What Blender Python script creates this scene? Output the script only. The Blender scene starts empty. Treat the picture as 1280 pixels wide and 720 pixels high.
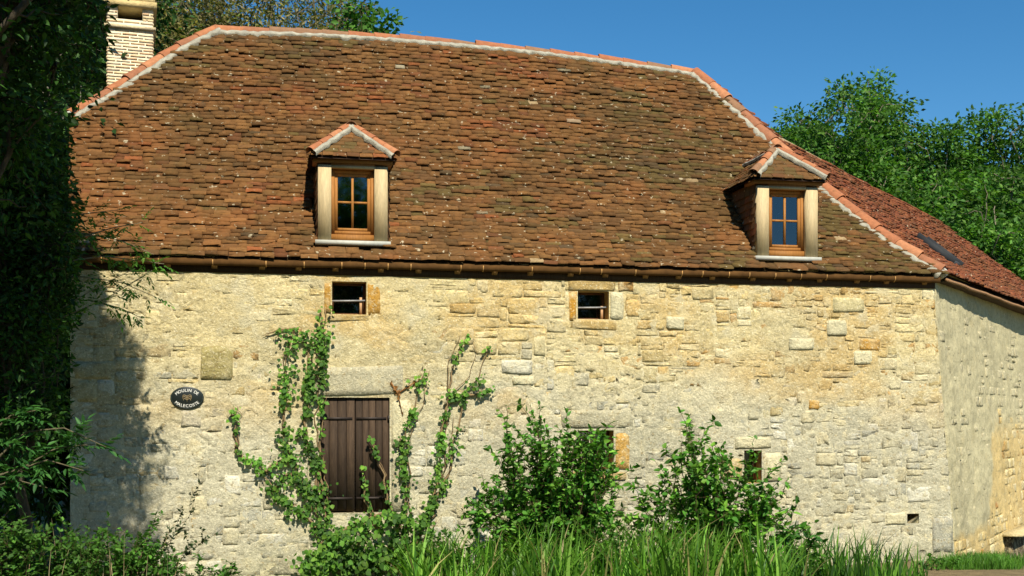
import bpy, math, random
import numpy as np
from mathutils import Vector, Matrix

# ------------------------------------------------------------------ camera, sky, sun, exposure
sc = bpy.context.scene
col = sc.collection
F, CX, HY, CAMZ = 1500.0, 640.0, 515.0, 2.0          # focal length in px of a 1280 px frame, principal column, horizon row
cam_d = bpy.data.cameras.new('camera')
cam = bpy.data.objects.new('camera', cam_d); col.objects.link(cam)
cam.location = (0, 0, CAMZ); cam.rotation_euler = (math.radians(90), 0, 0)
cam_d.sensor_width = 36; cam_d.lens = F / 1280 * 36
cam_d.shift_y = (HY - 360) / 1280
cam_d.clip_end = 2000
sc.camera = cam

SUN_EL = math.radians(48)
_h = Vector((0.29, -0.957, 0)).normalized()
SUN = Vector((_h.x * math.cos(SUN_EL), _h.y * math.cos(SUN_EL), math.sin(SUN_EL)))
world = bpy.data.worlds.new('World'); sc.world = world; world.use_nodes = True
wn = world.node_tree.nodes; wl = world.node_tree.links
sky = wn.new('ShaderNodeTexSky'); sky.sky_type = 'NISHITA'; sky.sun_disc = False
sky.sun_elevation = SUN_EL; sky.sun_rotation = math.atan2(_h.x, _h.y)
sky.air_density = 1.0; sky.dust_density = 0.0; sky.ozone_density = 4.0; sky.altitude = 900
bg = wn['Background']; bg.inputs['Strength'].default_value = 0.086
hs = wn.new('ShaderNodeHueSaturation'); hs.inputs['Saturation'].default_value = 1.28; hs.inputs['Hue'].default_value = 0.493
wl.new(sky.outputs[0], hs.inputs['Color']); wl.new(hs.outputs[0], bg.inputs['Color'])
sun_d = bpy.data.lights.new('sun', 'SUN'); sun_d.energy = 5.0; sun_d.angle = math.radians(0.53)
sun_d.color = (1.0, 0.93, 0.78)
sun = bpy.data.objects.new('sun', sun_d); col.objects.link(sun)
sun.rotation_euler = SUN.to_track_quat('Z', 'Y').to_euler(); sun.location = (4, -10, 14)
sc.view_settings.view_transform = 'Standard'; sc.view_settings.look = 'None'
sc.view_settings.exposure = 0.52; sc.view_settings.gamma = 1.0

# ------------------------------------------------------------------ helpers
R_ = random.Random(7)
RG = np.random.default_rng(11)
A_ = np.array
def nrm(v):
    v = A_(v, float); return v / (np.linalg.norm(v, axis=-1, keepdims=True) + 1e-12)
def lin(r, g, b):                                     # 8-bit sRGB to linear
    f = lambda c: ((c/255+0.055)/1.055)**2.4 if c/255 > 0.04045 else c/255/12.92
    return (f(r), f(g), f(b))
def sstep(a, b, x):
    t = np.clip((x - a) / (b - a), 0, 1); return t*t*(3-2*t)
def vnoise(x, y, seed=0):
    x = np.asarray(x, float); y = np.asarray(y, float)
    xi = np.floor(x).astype(np.int64); yi = np.floor(y).astype(np.int64)
    xf = x - xi; yf = y - yi
    def h(i, j):
        n = (i*374761393 + j*668265263 + seed*1442695041) & 0xFFFFFFFF
        n = ((n ^ (n >> 13)) * 1274126177) & 0xFFFFFFFF
        return ((n ^ (n >> 16)) & 0xFFFF) / 65535.0
    sx = xf*xf*(3-2*xf); sy = yf*yf*(3-2*yf)
    return (h(xi, yi)*(1-sx)+h(xi+1, yi)*sx)*(1-sy) + (h(xi, yi+1)*(1-sx)+h(xi+1, yi+1)*sx)*sy
def fbm(x, y, seed=0, o=4):
    t = 0; a = 0.5
    for k in range(o):
        t = t + a*(vnoise(np.asarray(x)*2**k, np.asarray(y)*2**k, seed+k*17)*2-1); a *= 0.5
    return t

class MB:
    """collects vertices, faces and per-vertex colours; build() links them as ONE mesh object"""
    def __init__(s): s.V = []; s.Q = []; s.T = []; s.C = []; s.n = 0
    def add(s, V, Q=None, T=None, c=(1, 1, 1)):
        V = np.asarray(V, float).reshape(-1, 3); k = len(V)
        c = np.asarray(c, float)
        if c.ndim == 1: c = np.tile(c, (k, 1))
        if Q is not None and len(Q): s.Q.append(np.asarray(Q, np.int64).reshape(-1, 4) + s.n)
        if T is not None and len(T): s.T.append(np.asarray(T, np.int64).reshape(-1, 3) + s.n)
        s.V.append(V); s.C.append(c); s.n += k
    def box(s, c, ex, ey, ez, colr=(1, 1, 1)):        # centre and three half-axis vectors
        c, ex, ey, ez = map(lambda q: np.asarray(q, float), (c, ex, ey, ez))
        V = [c + a*ex + b*ey + d*ez for d in (-1, 1) for b in (-1, 1) for a in (-1, 1)]
        s.add(V, [(0, 2, 3, 1), (4, 5, 7, 6), (0, 1, 5, 4), (2, 6, 7, 3), (0, 4, 6, 2), (1, 3, 7, 5)], c=colr)
    def tube(s, P, r, n=6, colr=(1, 1, 1), caps=True):
        P = np.asarray(P, float); m = len(P); r = np.broadcast_to(np.asarray(r, float), (m,))
        T = nrm(np.gradient(P, axis=0)); ref = A_([0.31, 0.17, 0.93]) if abs(T[0][2]) < 0.9 else A_([1, 0.1, 0.])
        X = nrm(np.cross(T, ref)); Y = np.cross(T, X)
        a = np.arange(n)*2*math.pi/n
        V = (P[:, None, :] + r[:, None, None]*(np.cos(a)[None, :, None]*X[:, None, :] + np.sin(a)[None, :, None]*Y[:, None, :])).reshape(-1, 3)
        Q = [(i*n+j, i*n+(j+1) % n, (i+1)*n+(j+1) % n, (i+1)*n+j) for i in range(m-1) for j in range(n)]
        Tt = []
        if caps:
            for j in range(1, n-1): Tt.append((0, j+1, j)); Tt.append(((m-1)*n, (m-1)*n+j, (m-1)*n+j+1))
        s.add(V, Q, Tt, colr)
    def grid(s, P, c=(1, 1, 1), mask=None):           # P (m,n,3)
        m, n = P.shape[:2]; idx = np.arange(m*n).reshape(m, n)
        Q = np.stack([idx[:-1, :-1], idx[:-1, 1:], idx[1:, 1:], idx[1:, :-1]], -1)
        Q = Q[mask] if mask is not None else Q.reshape(-1, 4)
        c = np.asarray(c, float)
        s.add(P.reshape(-1, 3), Q, c=c.reshape(-1, 3) if c.ndim > 1 else c)
    def mesh(s, name, mat, smooth=False):
        V = np.concatenate(s.V); C = np.concatenate(s.C)
        Q = np.concatenate(s.Q) if s.Q else np.zeros((0, 4), np.int64)
        T = np.concatenate(s.T) if s.T else np.zeros((0, 3), np.int64)
        me = bpy.data.meshes.new(name)
        me.vertices.add(len(V)); me.vertices.foreach_set('co', V.astype(np.float32).ravel())
        li = np.concatenate([Q.ravel(), T.ravel()]).astype(np.int32)
        st = np.concatenate([np.arange(len(Q))*4, len(Q)*4 + np.arange(len(T))*3]).astype(np.int32)
        me.loops.add(len(li)); me.loops.foreach_set('vertex_index', li)
        me.polygons.add(len(st)); me.polygons.foreach_set('loop_start', st)
        if smooth: me.polygons.foreach_set('use_smooth', np.ones(len(st), bool))
        at = me.color_attributes.new('Col', 'FLOAT_COLOR', 'POINT')
        at.data.foreach_set('color', np.concatenate([C, np.ones((len(C), 1))], 1).astype(np.float32).ravel())
        me.update(calc_edges=True); me.validate()
        me.materials.append(mat)
        return me
    def build(s, name, mat, parent=None, smooth=False, kind=None):
        return link(name, s.mesh(name, mat, smooth), parent, kind=kind)

WM = {}
def link(name, me, parent=None, M=None, kind=None):
    o = bpy.data.objects.new(name, me); col.objects.link(o)
    if parent is not None:
        o.parent = parent; o.matrix_parent_inverse = WM[parent].inverted()
    M = Matrix.Identity(4) if M is None else M
    o.matrix_basis = M; WM[o] = M
    if kind: o['kind'] = kind
    return o
def thing(name, label, cat, loc, group=None):
    o = bpy.data.objects.new(name, None); col.objects.link(o)
    o.location = loc; o.empty_display_size = 0.2; WM[o] = Matrix.Translation(loc)
    tag(o, label, cat, group); return o
def tag(o, label, cat, group=None):
    o['label'] = label; o['category'] = cat
    if group: o['group'] = group
    return o
def mat44(ex, ey, ez, o):
    M = Matrix.Identity(4)
    for i in range(3): M[i][0], M[i][1], M[i][2], M[i][3] = ex[i], ey[i], ez[i], o[i]
    return M

# ------------------------------------------------------------------ materials
def material(name, rough=0.9, amt=0.35, scale=20.0, bump=0.4, bscale=60.0, bdist=0.01, metallic=0.0, spots=None, spec=0.3, stretch=None):
    m = bpy.data.materials.new(name); m.use_nodes = True
    N = m.node_tree.nodes; L = m.node_tree.links; p = N['Principled BSDF']
    p.inputs['Roughness'].default_value = rough; p.inputs['Metallic'].default_value = metallic
    p.inputs['Specular IOR Level'].default_value = spec
    at = N.new('ShaderNodeAttribute'); at.attribute_name = 'Col'
    geo = N.new('ShaderNodeNewGeometry'); src = geo.outputs['Position']
    if stretch:
        mp = N.new('ShaderNodeMapping'); mp.inputs['Scale'].default_value = stretch
        L.new(src, mp.inputs['Vector']); src = mp.outputs[0]
    n1 = N.new('ShaderNodeTexNoise'); n1.inputs['Scale'].default_value = scale; n1.inputs['Detail'].default_value = 6; n1.inputs['Roughness'].default_value = 0.65
    L.new(src, n1.inputs['Vector'])
    mr = N.new('ShaderNodeMapRange'); mr.inputs[1].default_value = 0.25; mr.inputs[2].default_value = 0.75
    mr.inputs[3].default_value = 1-amt; mr.inputs[4].default_value = 1+amt
    L.new(n1.outputs[0], mr.inputs[0])
    mx = N.new('ShaderNodeVectorMath'); mx.operation = 'SCALE'
    L.new(at.outputs['Color'], mx.inputs[0]); L.new(mr.outputs[0], mx.inputs['Scale'])
    outc = mx.outputs[0]
    for sp in (spots or []):                          # (scale, threshold, softness, colour, strength)
        n2 = N.new('ShaderNodeTexNoise'); n2.inputs['Scale'].default_value = sp[0]; n2.inputs['Detail'].default_value = 4
        ad = N.new('ShaderNodeVectorMath'); ad.operation = 'ADD'; ad.inputs[1].default_value = (sp[1]*31, 5.1, sp[0])
        L.new(src, ad.inputs[0]); L.new(ad.outputs[0], n2.inputs['Vector'])
        r2 = N.new('ShaderNodeMapRange'); r2.inputs[1].default_value = sp[1]; r2.inputs[2].default_value = sp[1]+sp[2]
        r2.inputs[3].default_value = 0; r2.inputs[4].default_value = sp[4]
        L.new(n2.outputs[0], r2.inputs[0])
        mc = N.new('ShaderNodeMix'); mc.data_type = 'RGBA'; mc.inputs['B'].default_value = (*sp[3], 1)
        L.new(r2.outputs[0], mc.inputs['Factor']); L.new(outc, mc.inputs['A']); outc = mc.outputs['Result']
    L.new(outc, p.inputs['Base Color'])
    if bump:
        n3 = N.new('ShaderNodeTexNoise'); n3.inputs['Scale'].default_value = bscale; n3.inputs['Detail'].default_value = 8; n3.inputs['Roughness'].default_value = 0.7
        L.new(src, n3.inputs['Vector'])
        b = N.new('ShaderNodeBump'); b.inputs['Strength'].default_value = bump; b.inputs['Distance'].default_value = bdist
        L.new(n3.outputs[0], b.inputs['Height']); L.new(b.outputs[0], p.inputs['Normal'])
    return m
def leaf_material(name, trans=0.35, rough=0.45, spec=0.22):
    m = bpy.data.materials.new(name); m.use_nodes = True
    N = m.node_tree.nodes; L = m.node_tree.links; p = N['Principled BSDF']
    p.inputs['Roughness'].default_value = rough; p.inputs['Specular IOR Level'].default_value = spec
    at = N.new('ShaderNodeAttribute'); at.attribute_name = 'Col'
    L.new(at.outputs['Color'], p.inputs['Base Color'])
    tr = N.new('ShaderNodeBsdfTranslucent')
    mu = N.new('ShaderNodeVectorMath'); mu.operation = 'MULTIPLY'; mu.inputs[1].default_value = (1.5, 1.7, 0.6)
    L.new(at.outputs['Color'], mu.inputs[0]); L.new(mu.outputs[0], tr.inputs['Color'])
    ms = N.new('ShaderNodeMixShader'); ms.inputs[0].default_value = trans
    L.new(p.outputs[0], ms.inputs[1]); L.new(tr.outputs[0], ms.inputs[2])
    L.new(ms.outputs[0], N['Material Output'].inputs['Surface'])
    return m
M_STONE = material('stone', 0.97, 0.34, 34, 0.9, 34, 0.028, spots=[(11, 0.52, 0.12, lin(222, 207, 162), 0.3), (4.5, 0.53, 0.12, lin(206, 196, 160), 0.35), (48, 0.60, 0.06, lin(240, 230, 196), 0.55), (24, 0.61, 0.06, lin(150, 126, 80), 0.55)])
M_MORTAR = material('lime_mortar', 0.97, 0.32, 26, 0.9, 32, 0.028, spots=[(6, 0.53, 0.12, lin(222, 208, 164), 0.42), (3.2, 0.55, 0.12, lin(192, 185, 156), 0.5), (24, 0.61, 0.07, lin(150, 128, 84), 0.55), (50, 0.59, 0.06, lin(240, 230, 196), 0.55)])
M_RENDER = material('grey_render', 0.97, 0.24, 9, 0.9, 34, 0.022, spots=[(4, 0.56, 0.12, lin(186, 172, 130), 0.5), (26, 0.60, 0.06, lin(92, 84, 64), 0.5), (60, 0.62, 0.05, lin(206, 200, 176), 0.5)])
M_TILE = material('clay_tile', 0.92, 0.30, 30, 0.7, 90, 0.008, spots=[(0.9, 0.48, 0.18, lin(80, 62, 32), 0.45), (1.6, 0.55, 0.12, lin(132, 82, 42), 0.4), (2.6, 0.54, 0.16, lin(84, 70, 34), 0.35), (15, 0.66, 0.03, lin(190, 178, 148), 0.75), (18, 0.60, 0.1, lin(70, 52, 34), 0.5)])
M_RIDGE = material('terracotta', 0.85, 0.25, 16, 0.5, 70, 0.006, spots=[(12, 0.60, 0.1, lin(120, 84, 52), 0.5)])
M_BED = material('ridge_mortar', 0.95, 0.22, 18, 0.9, 50, 0.02)
M_BRICK = material('pale_brick', 0.95, 0.2, 30, 0.6, 80, 0.008)
M_WOOD = material('oak', 0.7, 0.25, 10, 0.35, 40, 0.004, stretch=(6, 6, 0.8))
M_DWOOD = material('dark_wood', 0.85, 0.5, 9, 0.7, 40, 0.006, stretch=(8, 8, 0.7))
M_IRON = material('iron', 0.6, 0.3, 20, 0.3, 60, 0.003, metallic=0.3)
M_ZINC = material('zinc', 0.75, 0.2, 12, 0.1, 40, 0.003, spec=0.3)
M_GUTTER = material('gutter_copper', 0.9, 0.45, 7, 0.4, 30, 0.006, spec=0.15)
M_BARK = material('bark', 0.95, 0.35, 14, 0.8, 40, 0.02, stretch=(3, 3, 0.6))
M_GROUND = material('soil', 0.97, 0.4, 6, 0.9, 25, 0.05)
M_PAINT = material('sign_enamel', 0.35, 0.06, 20, 0.0, spec=0.5)
M_LEAF = leaf_material('leaves', 0.32, 0.6)
M_SHINY = leaf_material('glossy_leaves', 0.25, 0.5)
M_GRASS = leaf_material('grass_blades', 0.38, 0.45)
def glass_material():
    m = bpy.data.materials.new('window_glass'); m.use_nodes = True
    N = m.node_tree.nodes; L = m.node_tree.links; N.remove(N['Principled BSDF'])
    t = N.new('ShaderNodeBsdfTransparent'); t.inputs[0].default_value = (0.55, 0.6, 0.58, 1)
    g = N.new('ShaderNodeBsdfGlossy'); g.inputs['Roughness'].default_value = 0.03; g.inputs[0].default_value = (0.9, 0.95, 1, 1)
    f = N.new('ShaderNodeFresnel'); f.inputs[0].default_value = 1.9
    ms = N.new('ShaderNodeMixShader'); L.new(f.outputs[0], ms.inputs[0]); L.new(t.outputs[0], ms.inputs[1]); L.new(g.outputs[0], ms.inputs[2])
    L.new(ms.outputs[0], N['Material Output'].inputs['Surface']); return m
M_GLASS = glass_material()

# ------------------------------------------------------------------ the frame of the house
TH = math.radians(11.4)
O = A_([0, 15.0, 0]); U = A_([math.cos(TH), math.sin(TH), 0]); NO = A_([math.sin(TH), -math.cos(TH), 0]); Z = A_([0, 0, 1.])
CAMP = A_([0, 0, CAMZ]); WD = -0.06                    # wall plane lies behind the eave line
def fac(u, z, d=0.0):
    u, z, d = np.broadcast_arrays(np.asarray(u, float), np.asarray(z, float), np.asarray(d, float))
    return O + u[..., None]*U + z[..., None]*Z + d[..., None]*NO
def ray(px, py): return A_([(px-CX)/F, 1, (HY-py)/F])
def hitd(px, py, d):                                   # where the sight line meets the upright plane at distance d before the eave
    r = ray(px, py); t = np.dot(O + d*NO - CAMP, NO) / np.dot(r, NO); p = CAMP + r*t
    return float(np.dot(p-O, U)), float(p[2])
def W(px, py): return hitd(px, py, WD)
def proj(p):
    p = np.asarray(p, float); return CX + F*p[..., 0]/p[..., 1], HY - F*(p[..., 2]-CAMZ)/p[..., 1]

ZE = hitd(640, 333, 0)[1]                              # height of the tile edge at the eave
def prof(s): return 1.02*s + 0.059*s*s                 # bell-cast roof profile: rise over run s
def roof(u, s):
    u, s = np.broadcast_arrays(np.asarray(u, float), np.asarray(s, float))
    return fac(u, ZE + prof(s), -s)
def roofhit(px, py):
    a, b = -0.5, 5.0
    for _ in range(50):
        m = (a+b)/2; u, z = hitd(px, py, -m)
        if z - ZE - prof(m) > 0: a = m
        else: b = m
    return hitd(px, py, -a)[0], a
_rp = [roofhit(*p) for p in ((275, 40), (400, 44), (500, 51), (600, 60), (700, 69), (790, 80), (868, 94))]
_rc = np.polyfit([p[0] for p in _rp], [p[1] for p in _rp], 2)
def Smax(u): return np.polyval(_rc, u)
_vl = [roofhit(*p) for p in ((88, 323), (88, 240), (89, 146))]
_hl = [roofhit(*p) for p in ((89, 146), (130, 122), (180, 89), (225, 60), (270, 38))]
_hr = [roofhit(*p) for p in ((1181, 345), (1108, 302), (1050, 256), (985, 200), (930, 148), (868, 94))]
_L = _vl[:-1] + _hl
def umin(s): return np.interp(s, [p[1] for p in _L], [p[0] for p in _L])
def umax(s): return np.interp(s, [p[1] for p in _hr], [p[0] for p in _hr])
def rnorm(s):
    t = nrm(A_([0, 0, 1.02+0.118*s]) - NO); return t, nrm(np.cross(U, t))   # up the slope, outward normal

house = thing('stone_mill_house', 'old stone mill house with brown tiled hipped roof and two dormers', 'house', tuple(O))

# ------------------------------------------------------------------ front wall: lime mortar bed with real stones
uL = W(88, 520)[0]
_ct, _cb = W(1168, 355), W(1195, 700)
def uR(z): return np.interp(z, [_cb[1], _ct[1]], [_cb[0], _ct[0]])
ZTOP = ZE + 0.02
OPEN = {}
for k, (x0, y0, x1, y1) in dict(upper_a=(415, 352, 458, 393), upper_b=(722, 364, 761, 399), shutter=(400, 497, 487, 641),
                                lower_a=(722, 538, 767, 587), lower_b=(930, 563, 952, 604), hole=(1134, 642, 1148, 654)).items():
    a = W(x0, y1); b = W(x1, y0); OPEN[k] = (a[0], b[0], (a[1]+W(x1, y1)[1])/2, (b[1]+W(x0, y0)[1])/2)
def inside(u, z, m=0.0):
    r = np.zeros(np.shape(u), bool)
    for (a, b, c, d) in OPEN.values(): r |= (u > a-m) & (u < b+m) & (z > c-m) & (z < d+m)
    return r
def zone(u, z):                                        # 1 = ochre upper masonry, 0 = pale grey lower masonry
    zz = z + 0.55*fbm(u*0.55+3, z*0.8, 5) + 0.10*sstep(2.0, 5.0, u)
    return sstep(1.75, 2.9, zz)
def relief(u, z):
    r = 0.015*fbm(u*6.5, z*9.0, 2, 5) + 0.008*fbm(u*1.1, z*1.3, 9, 3) - 0.020*sstep(0.06, 0.0, np.abs(fbm(u*3.0+4, z*6.0, 57, 3)))*sstep(-0.1, 0.3, fbm(u*0.9, z*0.9, 58, 3))
    ed = np.ones(np.shape(u))
    for (a, b, c, d) in OPEN.values():
        q = np.maximum(np.maximum(a-u, u-b), np.maximum(c-z, z-d)); ed = np.minimum(ed, np.clip(q/0.04, 0, 1))
    return r*ed + 0.006
PAL_UP = [(lin(228, 210, 156), 5), (lin(238, 226, 184), 4.5), (lin(220, 194, 130), 3), (lin(208, 172, 106), 1.2), (lin(200, 150, 80), 0.8), (lin(214, 200, 154), 3), (lin(228, 206, 146), 4)]
PAL_LO = [(lin(214, 207, 178), 4), (lin(200, 193, 164), 4), (lin(230, 226, 206), 4), (lin(186, 178, 148), 2.2), (lin(220, 207, 166), 2.4), (lin(208, 180, 124), 0.5), (lin(194, 192, 174), 2.6)]
def pick(pal, rr):
    t = rr.random()*sum(w for _, w in pal)
    for c, w in pal:
        t -= w
        if t <= 0: return A_(c)
    return A_(pal[-1][0])
WALLK = 0.80
def stone_col(u, z, rr):
    up = rr.random() < float(zone(u, z))
    c = pick(PAL_UP if up else PAL_LO, rr)*rr.uniform(0.82, 1.1)*WALLK
    if u > 2.2 and z > 2.2 and rr.random() < 0.13: c = A_(lin(204, 150, 72))*rr.uniform(0.8, 1.05)*WALLK
    g = float(sstep(0.05, 0.35, fbm(u*0.8+7, z*1.1+2, 31)))*0.5
    if not up: c = c*(1-g*0.35)
    zq = float(zone(u, z)); mc = (A_(lin(222, 204, 152))*zq + A_(lin(206, 199, 170))*(1-zq))*WALLK
    return weather(c*0.74 + mc*0.26, np.asarray(float(u)), np.asarray(float(z)))*rr.uniform(0.86, 1.1)
def weather(c, u, z):                                   # grey lichen fields below, ochre bleed above
    c = np.asarray(c, float); g = sstep(0.0, 0.42, fbm(u*0.75+1.7, z*1.15+4.0, 131) + 0.10 - 0.05*np.abs(z-1.9))*0.38
    o_ = sstep(-0.08, 0.35, fbm(u*0.9+11, z*1.6, 137))*sstep(1.5, 2.5, z)*0.55
    g, o_ = g[..., None], o_[..., None]
    c = c*(1-g) + g*A_(lin(176, 170, 140))*WALLK
    return c*(1-o_) + o_*A_(lin(214, 176, 104))*WALLK
us = np.linspace(0, 1, 700)
zs = np.linspace(-0.3, ZTOP, 235)
zs = np.unique(np.concatenate([zs] + [[c, d] for (_, _, c, d) in OPEN.values()]))
ug = np.unique(np.concatenate([np.linspace(uL, _ct[0]-0.25, 700)] + [[a, b] for (a, b, _, _) in OPEN.values() if b < _ct[0]-0.25]))
ext = np.linspace(0, 1, 30)[1:]
hole = OPEN['hole']
Zg, Ug = np.meshgrid(zs, ug, indexing='ij')
Xe = (ug[-1] + ext[None, :]*(uR(zs)[:, None]-ug[-1]))
Ug = np.concatenate([Ug, Xe], 1); Zg = np.concatenate([Zg, np.repeat(zs[:, None], len(ext), 1)], 1)
rel = relief(Ug, Zg)
corner = np.clip((Ug - (uR(Zg)-0.05))/0.05, 0, 1); rel = rel*(1-corner) - 0.02*corner**2
zo = zone(Ug, Zg)[..., None]
mcol = A_(lin(222, 204, 152))*zo + A_(lin(206, 199, 170))*(1-zo)
mcol = mcol*(0.96 + 0.20*fbm(Ug*1.7, Zg*2.1, 23))[..., None]*WALLK
mcol = weather(mcol, Ug, Zg)
dirt = sstep(0.45, 0.0, Zg + 0.25*fbm(Ug*1.3, Zg, 41))[..., None]
mcol = mcol*(1-0.25*dirt) + 0.25*dirt*A_(lin(120, 116, 70))
uc = (Ug[:-1, :-1]+Ug[1:, 1:])/2; zc = (Zg[:-1, :-1]+Zg[1:, 1:])/2
mb = MB(); mb.grid(fac(Ug, Zg, WD + rel), mcol, ~inside(uc, zc))
front_wall = mb.build('front_wall', M_MORTAR, house, smooth=True)

def stone_mesh(mb, u0, u1, z0, z1, proud, c, rr, power=3.2, n=11, rough=1.0, place=None):
    place = place or (lambda u, z, d: fac(u, z, WD + d))
    a, b = (u1-u0)/2, (z1-z0)/2; cu, cz = (u0+u1)/2, (z0+z1)/2
    ch = lambda m_: m_*rr.uniform(0.10, 0.75) if rr.random() < 0.6 else m_*rr.uniform(0.05, 0.25)
    m_ = min(a, b)*0.6; pts = []
    for (sx_, sy_, fl) in ((1, -1, 0), (1, 1, 1), (-1, 1, 0), (-1, -1, 1)):
        c1, c2 = ch(m_), ch(m_); q = [(sx_*a, sy_*(b-c2)), (sx_*(a-c1), sy_*b)]
        pts += q[::-1] if fl == 0 else q
        if fl == 0: pts.append((sx_*a, rr.uniform(-0.4, 0.4)*b))
        else: pts.append((rr.uniform(-0.5, 0.5)*a, sy_*b))
    n = len(pts); jt = min(0.009, 0.16*min(a, b))*rough
    x = A_([p[0]/a + rr.uniform(-jt, jt*0.6)*np.sign(p[0])/a for p in pts]); y = A_([p[1]/b + rr.uniform(-jt, jt*0.6)*np.sign(p[1])/b for p in pts]); j = 1.0
    tl = rr.uniform(-0.07, 0.07)*rough
    ring = lambda k, p: place(cu + a*x*j*k, cz + b*y*j*k + a*x*j*k*tl*0.5, p)
    p2 = proud + A_([rr.uniform(-0.005, 0.004) for _ in range(n)])*rough
    p3 = proud + A_([rr.uniform(-0.004, 0.006) for _ in range(n)])*rough
    V = np.concatenate([ring(1.0, -0.035+0*p2), ring(0.975, p2-0.001), ring(0.6, p3), [place(cu, cz, proud+rr.uniform(-0.003, 0.005)*rough)]])
    Q = [(r*n+i, r*n+(i+1) % n, (r+1)*n+(i+1) % n, (r+1)*n+i) for r in range(2) for i in range(n)]
    T = [(2*n+i, 2*n+(i+1) % n, 3*n) for i in range(n)]
    cc = np.tile(c, (len(V), 1))*A_([rr.uniform(0.84, 1.12) for _ in range(len(V))])[:, None]
    mb.add(V, Q, T, cc)

CU, CZ = 0.05, 0.043
NU = int((_cb[0]-uL)/CU); NZ = int((ZTOP+0.05)/CZ)
occ = np.zeros((NU, NZ), bool)
def block(u0, u1, z0, z1):
    i0, i1 = int(round((u0-uL)/CU)), int(round((u1-uL)/CU)); j0, j1 = int(round(z0/CZ)), int(round(z1/CZ))
    occ[max(i0, 0):i1, max(j0, 0):j1] = True
stones = []                                            # (area, kwargs)
OC, TAN, PALE, GREY = lin(206, 156, 70), lin(200, 170, 108), lin(226, 216, 176), lin(190, 182, 152)
DRESS = [((459, 353, 476, 395), OC, 6), ((405, 353, 414, 392), OC, 6), ((711, 364, 721, 402), lin(214, 158, 60), 6), ((709, 350, 770, 363), TAN, 6),
         ((772, 351, 792, 364), lin(176, 136, 76), 6), ((762, 365, 780, 400), PALE, 5), ((712, 401, 772, 412), TAN, 5), ((410, 394, 462, 401), TAN, 6),
         ((392, 458, 505, 495), GREY, 7), ((381, 499, 398, 566), PALE, 5), ((383, 568, 398, 640), GREY, 5), ((489, 499, 514, 560), PALE, 5), ((489, 562, 508, 640), GREY, 5),
         ((769, 540, 787, 588), lin(208, 164, 86), 7), ((700, 512, 792, 536), GREY, 6), ((715, 589, 784, 600), TAN, 6), ((700, 540, 720, 586), PALE, 5),
         ((918, 546, 964, 561), PALE, 6), ((900, 572, 928, 600), lin(208, 182, 128), 4), ((954, 565, 976, 602), PALE, 5),
         ((1164, 646, 1191, 692), lin(182, 178, 158), 7), ((1106, 640, 1132, 656), PALE, 5), ((250, 432, 292, 476), lin(176, 162, 106), 6),
         ((1010, 500, 1024, 512), OC, 4), ((985, 422, 1018, 438), PALE, 4), ((1033, 400, 1058, 420), PALE, 4), ((1066, 438, 1090, 456), PALE, 4), ((1073, 424, 1100, 438), OC, 4),
         ((640, 470, 668, 482), PALE, 4), ((626, 450, 666, 468), lin(228, 222, 196), 4), ((832, 395, 856, 412), PALE, 4), ((1040, 372, 1080, 390), lin(214, 200, 150), 4)]
for (x0, y0, x1, y1), c, pw in DRESS:
    a, b = W(x0, y1), W(x1, y0); block(a[0], b[0], a[1], b[1])
    stones.append((a[0]+0.004, b[0]-0.004, a[1]+0.004, b[1]-0.004, R_.uniform(0.015, 0.019), A_(c)*WALLK*R_.uniform(0.92, 1.05), pw))
for (a, b, c, d) in OPEN.values(): block(a-0.02, b+0.02, c-0.02, d+0.02)
for j in range(NZ):
    for i in range(NU):
        if occ[i, j]: continue
        u0, z0 = uL+i*CU, j*CZ
        if u0 > uR(z0)-0.04: occ[i, j] = True; continue
        up = float(zone(u0, z0)); right = u0 > 2.5
        hs = R_.choices((1, 2, 3, 4, 5, 6), (2.2, 4, 3, 1.6, 0.6, 0.2) if up > 0.5 else ((0.5, 2, 4, 4, 2.4, 1) if not right else (1.0, 4.5, 4, 1.4, 0.4, 0.1)))[0]
        ws = R_.choices((2, 3, 4, 5, 6, 8, 10, 12), (0.6, 1.4, 2.4, 3, 3.4, 3, 2, 1) if not (right and up < 0.5) else (1, 3, 4, 4, 3, 1.6, 0.5, 0.2))[0]
        if hs >= 4: ws = max(4, min(ws, 9))
        w = 0
        while w < ws and i+w < NU and not occ[i+w, j]: w += 1
        h = 1
        while h < hs and j+h < NZ and not occ[i:i+w, j+h].any(): h += 1
        occ[i:i+w, j:j+h] = True
        u1, z1 = u0+w*CU, z0+h*CZ
        if u1 > uR(z0)+0.02: u1 = float(uR(z0))-0.01
        if u1-u0 < 0.05 or w < 2 and h < 2: continue
        cu, cz = (u0+u1)/2, (z0+z1)/2
        du, dz = 0.05*fbm(cu*0.9, cz*1.2, 61), 0.05*fbm(cu*0.7+9, cz*0.8, 62)
        if inside(A_([u0, u1, u0, u1, cu])+du, A_([z0, z0, z1, z1, cz])+dz, 0.01).any(): du = dz = 0
        bury = 0.012*float(sstep(0.0, 0.5, fbm(cu*0.6+2, cz*0.9, 71))) + (0.004 if up < 0.5 else 0)
        pr = R_.uniform(0.002, 0.0105) - bury*0.6
        g = R_.uniform(0.000, 0.006)
        stones.append((u0+g+du, min(u1-g+du, float(uR(cz))-0.004), z0+g+dz, z1-g+dz, pr, stone_col(cu, cz, R_), R_.uniform(3.2, 6.5)))
order = sorted(range(len(stones)), key=lambda k: -(stones[k][1]-stones[k][0])*(stones[k][3]-stones[k][2])*(1 if 210 < proj(fac(stones[k][0], stones[k][2], WD))[0] else 0.3))
rest = MB()
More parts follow.
